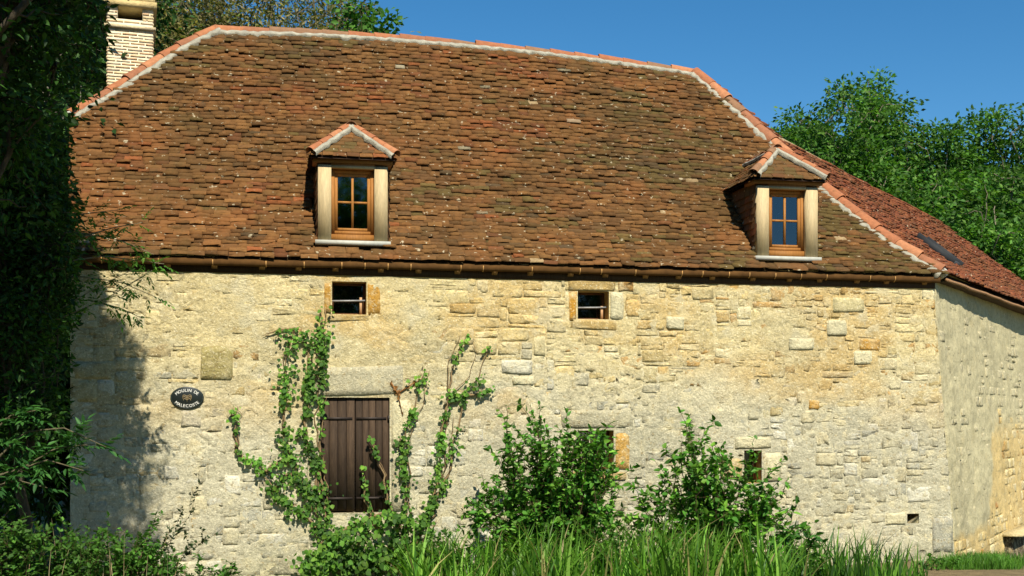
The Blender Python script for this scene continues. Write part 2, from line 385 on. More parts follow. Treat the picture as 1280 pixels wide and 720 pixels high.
for q, k in enumerate(order):
    u0, u1, z0, z1, pr, c, pw = stones[k]
    if q < 300:
        m1 = MB(); stone_mesh(m1, u0, u1, z0, z1, pr, c, R_, pw, n=12); m1.build('stone', M_STONE, front_wall)
    else: stone_mesh(rest, u0, u1, z0, z1, pr, c, R_, pw, n=9)
rest.build('small_stones', M_STONE, front_wall, kind='stuff')

# reveals, glazing and iron of the openings
def reveal(name, key, depth, parent, c, back=True):
    a, b, z0, z1 = OPEN[key]; m = MB()
    P = lambda u, z, d: fac(u, z, WD + d)
    e = 0.004
    for (p, q) in (((a, z0), (a, z1)), ((b, z0), (b, z1)), ((a, z0), (b, z0)), ((a, z1), (b, z1))):
        m.add([P(*p, e), P(*q, e), P(*q, -depth), P(*p, -depth)], [(0, 1, 2, 3)], c=c)
    if back: m.add([P(a, z0, -depth), P(b, z0, -depth), P(b, z1, -depth), P(a, z1, -depth)], [(0, 1, 2, 3)], c=lin(40, 34, 26))  # back panel coloured dark to stand in for the unlit interior
    return m.build(name, M_STONE, parent)
def fbox(mb, u0, u1, z0, z1, d0, d1, c):
    mb.box(fac((u0+u1)/2, (z0+z1)/2, (d0+d1)/2), U*(u1-u0)/2, NO*(d1-d0)/2, Z*(z1-z0)/2, c)
def pane(mb, u0, u1, z0, z1, d): mb.add([fac(u0, z0, d), fac(u1, z0, d), fac(u1, z1, d), fac(u0, z1, d)], [(0, 1, 2, 3)])
for key in ('upper_a', 'upper_b', 'lower_a', 'lower_b'):
    a, b, z0, z1 = OPEN[key]
    win = reveal('window', key, 0.55, house, A_(lin(200, 160, 90))*0.8)
    m = MB(); wd = WD-0.20; fr = 0.028
    wc = lin(96, 62, 34)
    fbox(m, a+0.001, a+fr, z0, z1, wd-0.03, wd, wc); fbox(m, b-fr, b-0.001, z0, z1, wd-0.03, wd, wc)
    fbox(m, a+fr, b-fr, z0+0.001, z0+fr, wd-0.03, wd, wc); fbox(m, a+fr, b-fr, z1-fr, z1-0.001, wd-0.03, wd, wc)
    m.build('frame', M_DWOOD, win)
    m = MB(); pane(m, a+fr, b-fr, z0+fr, z1-fr, wd-0.015); m.build('pane', M_GLASS, win)
    if key.startswith('upper'):
        m = MB(); zm = z0 + (z1-z0)*0.42
        m.tube([fac(a-0.01, zm, WD-0.10), fac(b+0.01, zm+0.012, WD-0.10)], 0.011, 8, lin(150, 150, 150)); m.build('bar', M_IRON, win)
        m = MB(); fbox(m, b-0.075, b-0.045, z0, z0+(z1-z0)*(0.5 if key == 'upper_b' else 0.55), WD-0.13, WD-0.11, lin(190, 150, 110)); m.build('stake', M_WOOD, win)
    elif key == 'lower_a':
        for k in range(4):
            uu = a + (b-a)*(k+0.7)/4.4; m = MB()
            m.tube([fac(uu, z0-0.01, WD-0.10), fac(uu, z1+0.01, WD-0.10)], 0.008, 6, lin(170, 160, 140)); m.build('bar', M_IRON, win)
hl = reveal('putlog_hole', 'hole', 0.30, house, A_(lin(150, 130, 90))*0.7)
a, b, z0, z1 = OPEN['hole']; m = MB(); m.add([fac(a+0.05, z0, WD), fac(b, z0, WD), fac(b, z1-0.04, WD+0.004), fac(a+0.05, z0, WD-0.2), fac(b, z0, WD-0.2), fac(b, z1-0.04, WD-0.2)], [(0, 3, 5, 2)], [(0, 1, 2)], A_(lin(206, 192, 150))*0.8); m.build('wedge_stone', M_STONE, hl)

# shutters
a, b, z0, z1 = OPEN['shutter']
reveal('shutter_reveal', 'shutter', 0.4, house, A_(lin(196, 180, 140))*0.85)
mid = a + (b-a)*0.505
for (p, q) in ((a+0.006, mid-0.004), (mid+0.004, b-0.006)):
    n = 4 if p < mid-0.2 else 5
    m = MB(); fbox(m, p, q, z0+0.02, z1-0.01, WD-0.075, WD-0.055, lin(40, 28, 22)); sh = m.build('shutter', M_DWOOD, house)
    for k in range(n):
        w = (q-p)/n; m = MB(); cc = A_(lin(64, 50, 37))*R_.uniform(0.65, 1.35)
        fbox(m, p+k*w+0.004, p+(k+1)*w-0.004, z0+0.012+R_.uniform(0, 0.015), z1-0.006-R_.uniform(0, 0.008), WD-0.054, WD-0.030+R_.uniform(-0.003, 0.003), cc)
        m.build('plank', M_DWOOD, sh)
    for zz in (z0+0.16, z1-0.27):
        m = MB(); fbox(m, p+0.01, q-0.03, zz, zz+0.03, WD-0.030, WD-0.020, lin(52, 44, 40))
        m.tube([fac(p+0.01 if p < mid-0.2 else q-0.005, zz-0.02, WD-0.02), fac(p+0.01 if p < mid-0.2 else q-0.005, zz+0.05, WD-0.02)], 0.014, 8, lin(46, 40, 38))
        m.build('hinge', M_IRON, sh)

# ------------------------------------------------------------------ side wall, turned away beyond the corner
D2 = nrm(A_([math.sin(math.radians(33.6)), math.cos(math.radians(33.6)), 0]))     # run of the second eave
ws_ = math.radians(32.4); D2W = A_([math.sin(ws_), math.cos(ws_), 0]); N2W = A_([math.cos(ws_), -math.sin(ws_), 0])
ts = np.concatenate([np.linspace(0, 6, 260), np.linspace(6.1, 17, 60)]); zs2 = np.linspace(-0.6, ZTOP+0.1, 180)
Z2, T2 = np.meshgrid(zs2, ts, indexing='ij')
def side(t, z, d=0.0):
    t, z, d = np.broadcast_arrays(np.asarray(t, float), np.asarray(z, float), np.asarray(d, float))
    return fac(uR(z), z, WD) + t[..., None]*D2W + d[..., None]*N2W
relS = 0.026*fbm(T2*3.6, Z2*6.0, 81, 5) + 0.016*fbm(T2*0.9, Z2*0.8, 82, 3)
relS = relS*np.clip(T2/0.06, 0, 1) - 0.02*(1-np.clip(T2/0.06, 0, 1))**2
ocz = sstep(0.0, 0.25, (T2-2.1) - (Z2-0.1)*0.6 + 0.5*fbm(T2*2, Z2*2, 85))*sstep(2.0, 1.5, Z2)*1.0
base_ = sstep(0.35, 0.15, Z2 + 0.25*fbm(T2*2, Z2*2, 87))
oc2 = np.maximum(ocz, base_)[..., None]
scol = (A_(lin(192, 182, 144))*(1-oc2) + A_(lin(206, 180, 122))*oc2)*(0.97+0.22*fbm(T2*1.2, Z2*1.0, 83))[..., None]*0.92
streak = sstep(0.1, 0.5, fbm(T2*3.5, Z2*0.4, 88))[..., None]; scol = scol*(1-0.12*streak)
m = MB(); m.grid(side(T2, Z2, relS), scol); side_wall = m.build('side_wall', M_RENDER, house, smooth=True)
m = MB()
zz = -0.45
while zz < 3.7:
    h = R_.uniform(0.09, 0.19); t = R_.uniform(0.0, 0.1)
    while t < 6.0:
        w = R_.uniform(0.14, 0.36)
        f = max(float(sstep(0.0, 0.4, (t+w/2-2.1)-(zz-0.1)*0.6 + 0.5*float(fbm(t*2, zz*2, 85))))*float(sstep(2.1, 1.6, zz)), float(sstep(0.3, 0.1, zz)))
        if R_.random() < f*0.95:
            stone_mesh(m, t+0.008, t+w-0.008, zz+0.008, zz+h-0.008, R_.uniform(-0.008, 0.006), A_(pick(PAL_UP, R_))*A_([1, .92, .8])*R_.uniform(0.7, 1.0)*0.92, R_, R_.uniform(3, 5), 10, 1, side)
        elif R_.random() < 0.6:
            stone_mesh(m, t+0.02, t+w-0.02, zz+0.02, zz+h-0.02, R_.uniform(-0.010, 0.003), A_(lin(196, 186, 150))*R_.uniform(0.75, 1.0), R_, 3.5, 10, 1, side)
        t += w
    zz += h
m.build('side_wall_stones', M_STONE, side_wall, kind='stuff')

# ------------------------------------------------------------------ roof
DORM = []                                              # (u centre, s of the sill)
for (px, py) in ((441, 311), (983, 330)): DORM.append(roofhit(px, py))
DW, DH = 0.85, 0.94                                    # dormer width and post height
def in_dormer(u, s, m=0.0):
    r = np.zeros(np.shape(u), bool)
    for (uc_, sb) in DORM:
        r |= (np.abs(u-uc_) < DW/2-0.03-m) & (s > sb+0.02+m) & (prof(s)-prof(sb) < DH+0.02-m)
    return r
kk = np.linspace(0, 1, 60); un = np.linspace(0, 1, 260)
Fk, Un = np.meshgrid(kk, un, indexing='ij')
Sg = Fk*3.4
Sg = np.minimum(Sg, np.linspace(0, 3.4, 60)[:, None])
lo, hi = umin(Sg), umax(Sg)
Ug2 = lo + Un*(hi-lo)
Sg2 = np.minimum(Sg, Smax(Ug2))
P = roof(Ug2, Sg2); P = P - 0.012*rnorm(1.5)[1]
msk = ~in_dormer((Ug2[:-1, :-1]+Ug2[1:, 1:])/2, (Sg2[:-1, :-1]+Sg2[1:, 1:])/2)
m = MB(); m.grid(P, lin(58, 44, 30), msk)
# far slopes and ends close the attic
Rpt, Lpt = roof(*_hr[-1]), roof(*_hl[-1]); V1 = roof(*_vl[-1]); E0 = roof(*_vl[0])
uu = np.linspace(_hl[-1][0], _hr[-1][0], 30); rid = roof(uu, Smax(uu))
hipS = np.linspace(0, _hr[-1][1], 60); hip = roof(umax(hipS), hipS)
sil = [(868, 88), (930, 142), (985, 187), (1010, 206), (1040, 222), (1075, 231), (1103, 238), (1130, 250), (1165, 275), (1200, 300), (1240, 329), (1290, 362), (1380, 420), (1450, 460)]
sx, sy = [p[0] for p in sil], [p[1] for p in sil]
def tmax_at(h):
    a, b = 0.0, 40.0
    f = lambda t: (lambda q: q[1] - np.interp(q[0], sx, sy))(proj(h + D2*t))
    if f(0.02) <= 0: return 0.02
    for _ in range(40):
        c = (a+b)/2
        if f(c) > 0: a = c
        else: b = c
    return a
TM = A_([min(tmax_at(h), 17.5) for h in hip])
fr_ = np.linspace(0, 1, 60)
P2 = hip[:, None, :] + D2[None, None, :]*(TM[:, None]*fr_[None, :])[..., None]
NR2 = nrm(np.cross(D2, hip[40]-hip[5])); NR2 = NR2 if NR2[2] > 0 else -NR2
m.grid(P2 - 0.012*NR2, lin(60, 36, 26))
edge = P2[:, -1]
back_dir = -NO*1.0
m.grid(np.stack([edge, edge + nrm(A_([-D2[1], D2[0], 0]))*3.4 - Z*3.4], 1), lin(60, 40, 30))
m.grid(np.stack([rid - 0.01*Z, rid - NO*3.2 - Z*3.75], 1), lin(60, 44, 30))
Eb = E0 - NO*6.2; Vb = V1 - NO*((_hl[-1][1]-_vl[-1][1])*2)
m.add([Lpt, V1, Vb], T=[(0, 1, 2)], c=lin(80, 56, 36))
m.add([Lpt, Vb, Eb, Lpt - NO*3.2 - Z*3.75], [(0, 1, 2, 3)], c=lin(60, 44, 30))
roof_o = m.build('roof', M_TILE, house)
m = MB(); V1w, Vbw, E0w = V1+U*0.08-Z*0.04, Vb+U*0.08-Z*0.04, E0+U*0.08-Z*0.04
m.add([fac(uL, -0.3, WD), fac(uL, ZTOP, WD), V1w, Vbw, fac(uL, ZTOP, -6.0), fac(uL, -0.3, -6.0)], [(0, 1, 4, 5), (1, 2, 3, 4)], c=A_(lin(196, 180, 130))*0.8)
m.build('gable_wall', M_MORTAR, house)
m = MB(); Cf = side(17, 0.0)
m.add([fac(uL, -0.3, -6.0), fac(uL, ZTOP, -6.0), fac(5, ZTOP, -9.0), fac(5, -0.3, -9.0)], [(0, 1, 2, 3)], c=lin(170, 150, 110))
m.add([fac(5, -0.3, -9.0), fac(5, ZTOP, -9.0), Cf+Z*ZTOP, Cf-Z*0.3], [(0, 1, 2, 3)], c=lin(170, 150, 110))
m.build('rear_wall', M_MORTAR, house)

# clay tiles: variants in a unit frame (x across, y up the slope, z thickness)
def tile_variant(rr, c):
    xs = (-0.5, rr.uniform(-0.15, 0.15), 0.5); V = []
    for zt in (0, 1):
        for yy in (0, 1):
            for i, x in enumerate(xs):
                cam_ = 0.35*(1 if i == 1 else 0)*rr.uniform(-0.3, 1)
                V.append((x + rr.uniform(-0.015, 0.015), yy + (rr.uniform(-0.05, 0.03) if yy == 0 else 0), zt + cam_ + (rr.uniform(-0.15, 0.15) if yy == 0 else 0)))
    ix = lambda zt, yy, i: zt*6+yy*3+i
    Q = []
    for i in (0, 1):
        Q += [(ix(1, 0, i), ix(1, 0, i+1), ix(1, 1, i+1), ix(1, 1, i)), (ix(0, 0, i), ix(0, 0, i+1), ix(1, 0, i+1), ix(1, 0, i))]
    Q += [(ix(0, 0, 0), ix(1, 0, 0), ix(1, 1, 0), ix(0, 1, 0)), (ix(0, 0, 2), ix(0, 1, 2), ix(1, 1, 2), ix(1, 0, 2))]
    return A_(V), A_(Q), A_(c)
PT = [(lin(128, 86, 48), 7), (lin(114, 78, 44), 6), (lin(136, 90, 50), 5), (lin(142, 98, 56), 3), (lin(106, 76, 46), 3), (lin(128, 78, 46), 4), (lin(112, 90, 50), 4), (lin(152, 104, 58), 1.4), (lin(160, 92, 52), 0.7), (lin(96, 74, 50), 1.5)]
PT2 = [(lin(144, 82, 52), 5), (lin(152, 88, 56), 4), (lin(138, 78, 50), 4), (lin(128, 78, 52), 2), (lin(158, 96, 60), 2)]
VAR = [tile_variant(R_, pick(PT, R_)*A_([0.92, 0.96, 0.86])*R_.uniform(0.60, 0.88)) for _ in range(48)]
VAR2 = [tile_variant(R_, pick(PT2, R_)*R_.uniform(0.68, 0.84)) for _ in range(24)]
VAR.sort(key=lambda v: (v[2][0]-2.2*v[2][1]+0.2*v[2][2])/v[2].sum() + 0.15*v[2].sum())
VAR += [tile_variant(R_, A_(lin(*c_))*0.8) for c_ in ((170, 158, 130), (150, 138, 110), (176, 150, 110))]
def drift(u, k, rr):                                   # neighbouring tiles weather alike: broad drifts, short runs along a course
    f = 0.5 + 0.62*float(fbm(u*0.42, k*0.065, 301, 3)) + 0.45*float(fbm(u*1.3, k*0.9, 302, 2)) + rr.gauss(0, 0.13)
    return rr.choice((48, 49, 50)) if rr.random() < 0.0025 else int(min(max(f, 0), 0.999)*48)
VMESH = {}
def vmesh(k, bank):
    key = (k, id(bank))
    if key not in VMESH:
        t = MB(); t.add(bank[k][0], bank[k][1], c=bank[k][2]); VMESH[key] = t.mesh('tile', M_TILE)
    return VMESH[key]
def tile_frame(p, across, up, nor, w, ln, th, lift, rr):
    tw = rr.gauss(0, 0.018); ax = nrm(across + up*tw); u2 = nrm(up*ln - nor*lift); u2 = nrm(u2 - ax*np.dot(u2, ax)); n2 = np.cross(ax, u2)
    if np.dot(n2, nor) < 0: n2 = -n2
    return (ax*w, u2*ln, n2*th, p + nor*(lift*rr.uniform(0.85, 1.2)))
tiles = []
NROW = 62
for k in range(NROW):
    f = k/NROW
    uq = umin(f*3.2) - 0.1 + (k % 2)*0.08 + R_.uniform(-0.03, 0.03)
    while True:
        w = R_.choice((0.135, 0.15, 0.165, 0.18, 0.2))*R_.uniform(0.95, 1.05)
        un_ = uq + w/2; s0 = max(0.0, f*float(Smax(un_)) - (0.0)) + R_.gauss(0, 0.006) - 0.02*(k == 0) + 0.010*float(fbm(un_*0.8, k*0.15, 91))
        l, h_ = float(umin(max(s0, 0)+0.03)), float(umax(max(s0, 0)+0.03))
        if un_ - w/2 > h_: break
        a0, a1 = max(uq, l-0.01), min(uq+w, h_+0.02); uq += w
        if a1-a0 < 0.05 or s0 > float(Smax(un_))-0.02: continue
        cu = (a0+a1)/2
        if in_dormer(A_(cu), A_(s0+0.12), -0.03).any(): continue
        up, no = rnorm(max(s0, 0)); p = roof(cu, s0) if s0 >= 0 else roof(cu, 0.0) + up*s0
        ln = min(0.235, max(0.09, (float(Smax(cu))-s0)*1.5))
        fm = tile_frame(p, U, up, no, (a1-a0)-0.003, ln, R_.uniform(0.020, 0.027), 0.074*ln/0.235, R_)
        tiles.append((a1-a0, fm, drift(cu, k, R_), p))
tiles.sort(key=lambda t: -t[0]*min(1, 1)/(np.linalg.norm(t[3]-CAMP)**2))
restt = MB()
for q, (w, fm, k, p) in enumerate(tiles):
    if q < 300: link('tile', vmesh(k, VAR), roof_o, mat44(*fm))
    else: restt.add(VAR[k][0] @ A_(fm[:3]) + fm[3], VAR[k][1], c=VAR[k][2])
arc = np.concatenate([[0], np.cumsum(np.linalg.norm(np.diff(hip, axis=0) - np.outer(np.diff(hip, axis=0) @ D2, D2), axis=1))])
nr2 = int(arc[-1]/0.125)
for k in range(nr2):
    x = k*0.125; h0 = A_([np.interp(x, arc, hip[:, i]) for i in range(3)]); h1 = A_([np.interp(x+0.1, arc, hip[:, i]) for i in range(3)])
    tm = float(np.interp(x+0.03, arc, TM)); up = nrm((h1-h0) - D2*np.dot(h1-h0, D2)); no = np.cross(D2, up); no = no if no[2] > 0 else -no
    t = -0.05 + 0.08*(k % 2)
    while t < min(tm, 13):
        w = R_.uniform(0.15, 0.19); a1 = min(t+w, tm+0.02)
        if a1-t > 0.05:
            p = h0 + D2*((t+a1)/2) + up*(R_.gauss(0, 0.006) + 0.03*float(fbm(t*0.8, k*0.2, 95)))
            fm = tile_frame(p, D2, up, no, a1-t-0.006, 0.24, R_.uniform(0.020, 0.026), 0.068, R_)
            v = VAR2[R_.randrange(24)]; restt.add(v[0] @ A_(fm[:3]) + fm[3], v[1], c=v[2])
        t += w
restt.build('roof_tiles', M_TILE, roof_o, kind='stuff')

# ridge and hip tiles on their mortar
def half_round(c):
    m = MB(); n = 9; V = []
    for (x, r) in ((0, 1.02), (0.90, 0.84), (1.0, 0.83)):
        for k in range(n):
            a = math.pi*(k/(n-1)*1.1-0.05); V.append((x, math.cos(a)*r, math.sin(a)*r))
    for (x, r) in ((0, 0.93), (1.0, 0.75)):
        for k in range(n):
            a = math.pi*(k/(n-1)*1.1-0.05); V.append((x, math.cos(a)*r, math.sin(a)*r))
    Q = []
    for k in range(n-1):
        Q += [(k, k+1, n+k+1, n+k), (n+k, n+k+1, 2*n+k+1, 2*n+k), (3*n+k, 4*n+k, 4*n+k+1, 3*n+k+1), (k, 3*n+k, 3*n+k+1, k+1), (2*n+k, 2*n+k+1, 4*n+k+1, 4*n+k)]
    m.add(V, Q, c=c); return m.mesh('ridge_tile', M_RIDGE, smooth=False)
RT = [half_round(A_(lin(*c))*0.78) for c in ((184, 120, 80), (174, 110, 74), (164, 108, 76), (192, 130, 90), (150, 112, 82), (178, 114, 76))]
def cap_line(pts, nor, name, parent, r=0.105, step=0.36, bed_side=None, bed=0.062, sink=0.03, bedname='ridge_mortar', lowend=True, endblob=False):
    pts = np.asarray(pts, float); L_ = np.concatenate([[0], np.cumsum(np.linalg.norm(np.diff(pts, axis=0), axis=1))])
    at = lambda x: A_([np.interp(x, L_, pts[:, i]) for i in range(3)])
    n = max(1, int(round(L_[-1]/step))); st = L_[-1]/n
    for k in range(n):
        p, q = at(k*st), at((k+1)*st); d = nrm(q-p); nn = nrm(nor - d*np.dot(nor, d) + A_([R_.gauss(0, .02) for _ in range(3)])); sd = np.cross(nn, d)
        rr = r*R_.uniform(0.95, 1.06)
        link(name, RT[R_.randrange(len(RT))], parent, mat44(d*st*1.08, sd*rr, nn*rr, p - nn*sink + nn*R_.uniform(-0.006, 0.01)))
    m = MB(); N_ = max(6, int(L_[-1]/0.06))
    for (down, nor_, w_) in (bed_side or ()):
        bp = A_([at(x) for x in np.linspace(-0.02, L_[-1]+0.02, N_)]); k_ = w_/0.13
        jt = A_([R_.gauss(0, 0.012) + 0.020*math.sin(q*2.1+R_.random()) for q in range(N_)])*k_
        hz = A_([R_.gauss(0, 0.005) for _ in range(N_)])*k_
        cs = [(0.45, 0.03, 0), (0.52, 0.085, 0.1), (0.8, 0.090, 0.6), (1.0, 0.080, 1.0), (1.04, 0.02, 1.0)]
        G = np.stack([bp + down*((c_[0]*w_ + jt*c_[2])[:, None]) + nor_*((c_[1]*k_ + hz)[:, None]) for c_ in cs], 1)
        m.grid(G, A_([[A_(lin(192, 186, 166))*R_.uniform(0.55, 0.82)]*1 for _ in range(N_*5)]).reshape(-1, 3).reshape(N_, 5, 3))
    if endblob:
        m.tube([at(0)-nor*0.05, at(0)+nor*0.03, at(0)+nor*0.08], A_([0.06, 0.085, 0.05]), 9, A_(lin(206, 202, 190))*0.75)
    if m.n: m.build(bedname, M_BED, parent)
upm, nom = rnorm(2.5)
cap_line(rid, Z, 'ridge_tile', roof_o, 0.095, 0.37, [(-upm, nom, 0.135)], sink=0.005)
hl_pts = roof(A_([p[0] for p in _hl]), A_([p[1] for p in _hl]))
hl_pts = roof(np.interp(np.linspace(0, 4, 25), range(5), [p[0] for p in _hl]), np.interp(np.linspace(0, 4, 25), range(5), [p[1] for p in _hl]))
nlh = nrm(nom + nrm(A_([-1.0, 0.2, 1.1])))
cap_line(hl_pts, nlh, 'hip_tile', roof_o, 0.105, 0.34, [(nrm(U*0.6-upm*0.8), nom, 0.15)], sink=0.01, bedname='hip_mortar', endblob=True)
nrh = nrm(nom + NR2)
cap_line(hip[1:], nrh, 'hip_tile', roof_o, 0.125, 0.36, [(nrm(-U*0.65-upm*0.75), nom, 0.155)], sink=-0.01, bedname='hip_mortar', endblob=True)
m = MB(); ep = edge[::2][2:-6]; ep = ep[np.argsort(-ep[:, 2])]
m.tube(ep + A_([[0, 0, 0.012*R_.gauss(0, 1)] for _ in ep]), 0.05, 6, A_(lin(176, 152, 116))*0.8); m.build('far_hip_mortar', M_BED, roof_o)
# lead-framed roof light lying on the side slope
def onside(px, py):
    best = None
    for i in range(60):
        for j in range(60):
            x, y = proj(P2[i, j]); e = (x-px)**2+(y-py)**2
            if best is None or e < best[0]: best = (e, P2[i, j])
    return best[1]
pa, pb = onside(1143, 301), onside(1186, 334)
ax = nrm(pb-pa); upS = nrm(np.cross(NR2, D2)); upS = upS if upS[2] > 0 else -upS
m = MB(); L2 = np.linalg.norm(pb-pa)
slope_ax = nrm(pb-pa); acr = np.cross(NR2, slope_ax); acr = acr if np.dot(acr, D2) > 0 else -acr
for (o_, e1, e2) in ((acr*0.0, slope_ax*L2/2, acr*0.035), (acr*0.55, slope_ax*L2/2, acr*0.035)):
    m.box((pa+pb)/2+o_+NR2*0.09, e1, e2, NR2*0.07, lin(40, 43, 46))
for sgn in (-1, 1): m.box((pa+pb)/2+acr*0.275+slope_ax*sgn*(L2/2-0.04)+NR2*0.068, slope_ax*0.04, acr*0.24, NR2*0.055, lin(58, 62, 66))
sl = m.build('roof_light', M_ZINC, house)
m = MB(); c0 = (pa+pb)/2+acr*0.275+NR2*0.09
m.add([c0-slope_ax*L2/2-acr*0.24, c0+slope_ax*L2/2-acr*0.24, c0+slope_ax*L2/2+acr*0.24, c0-slope_ax*L2/2+acr*0.24], [(0, 1, 2, 3)]); m.build('pane', M_GLASS, sl)

# eaves: gutter board with clips, rafter ends and soffit
ug0, ug1 = float(umin(0)), float(umax(0))-0.10
m = MB(); un = np.linspace(ug0+0.03, ug1, 90)
a = np.linspace(math.radians(-80), math.radians(175), 12)   # half-round profile
sag = 0.012*fbm(un*0.5, un*0, 51, 3)
Pg = fac(un[:, None], (ZE-0.034+sag)[:, None] - 0.046*np.sin(a)[None, :], 0.012 + 0.036*np.cos(a)[None, :])
m.grid(Pg, A_(lin(100, 70, 36))*0.7)
gut = m.build('gutter', M_GUTTER, house, smooth=True)
x = ug0+0.35
while x < ug1-0.1:
    m = MB(); zz = ZE-0.034+float(np.interp(x, un, sag))
    m.tube([fac(x, zz+0.02, 0.052), fac(x, zz-0.015, 0.051), fac(x, zz-0.038, 0.034), fac(x, zz-0.05, 0.012)], 0.006, 5, A_(lin(206, 160, 100))*0.8)
    m.build('gutter_bracket', M_GUTTER, gut); x += R_.choice((0.28, 0.36, 0.45, 0.62))
x = ug0+0.2
while x < ug1-0.05:
    m = MB(); c0 = fac(x, ZE+0.058, -0.155); e = nrm(A_([0, 0, 1.0])*1.0 - NO)
    m.box(c0, U*0.035, e*0.20, np.cross(U, e)*0.045, A_(lin(184, 140, 92))*0.7); m.build('rafter', M_DWOOD, roof_o); x += R_.uniform(0.42, 0.56)
m = MB(); m.box(fac((uL+_ct[0])/2, ZE-0.095, WD-0.05), U*(_ct[0]-uL)/2, NO*0.07, Z*0.06, lin(70, 50, 32)); m.build('eave_shade_strip', M_DWOOD, house)  # dark strip along the wall top, painting the shadow gap under the gutter
m = MB(); m.box(fac((ug0+ug1)/2, ZE-0.03, -0.05), U*(ug1-ug0)/2, NO*0.07, Z*0.010, lin(84, 60, 40)); m.build('soffit', M_DWOOD, roof_o)
# eave course of the side slope: rough soffit boards and a pale mortar edge
m = MB(); q = A_([hip[0] + D2*t for t in np.linspace(0.05, 13, 40)])
inn = A_([-D2[1], D2[0], 0])
m.grid(np.stack([q - Z*0.06, q + inn*0.75 - Z*0.02], 1), lin(70, 50, 34)); m.build('side_soffit', M_DWOOD, roof_o)
m = MB(); m.tube(q - Z*0.035 + A_([[0, 0, R_.gauss(0, 0.006)] for _ in q]), 0.025, 6, A_(lin(170, 130, 92))*0.8); m.build('side_eave_mortar', M_BED, roof_o)

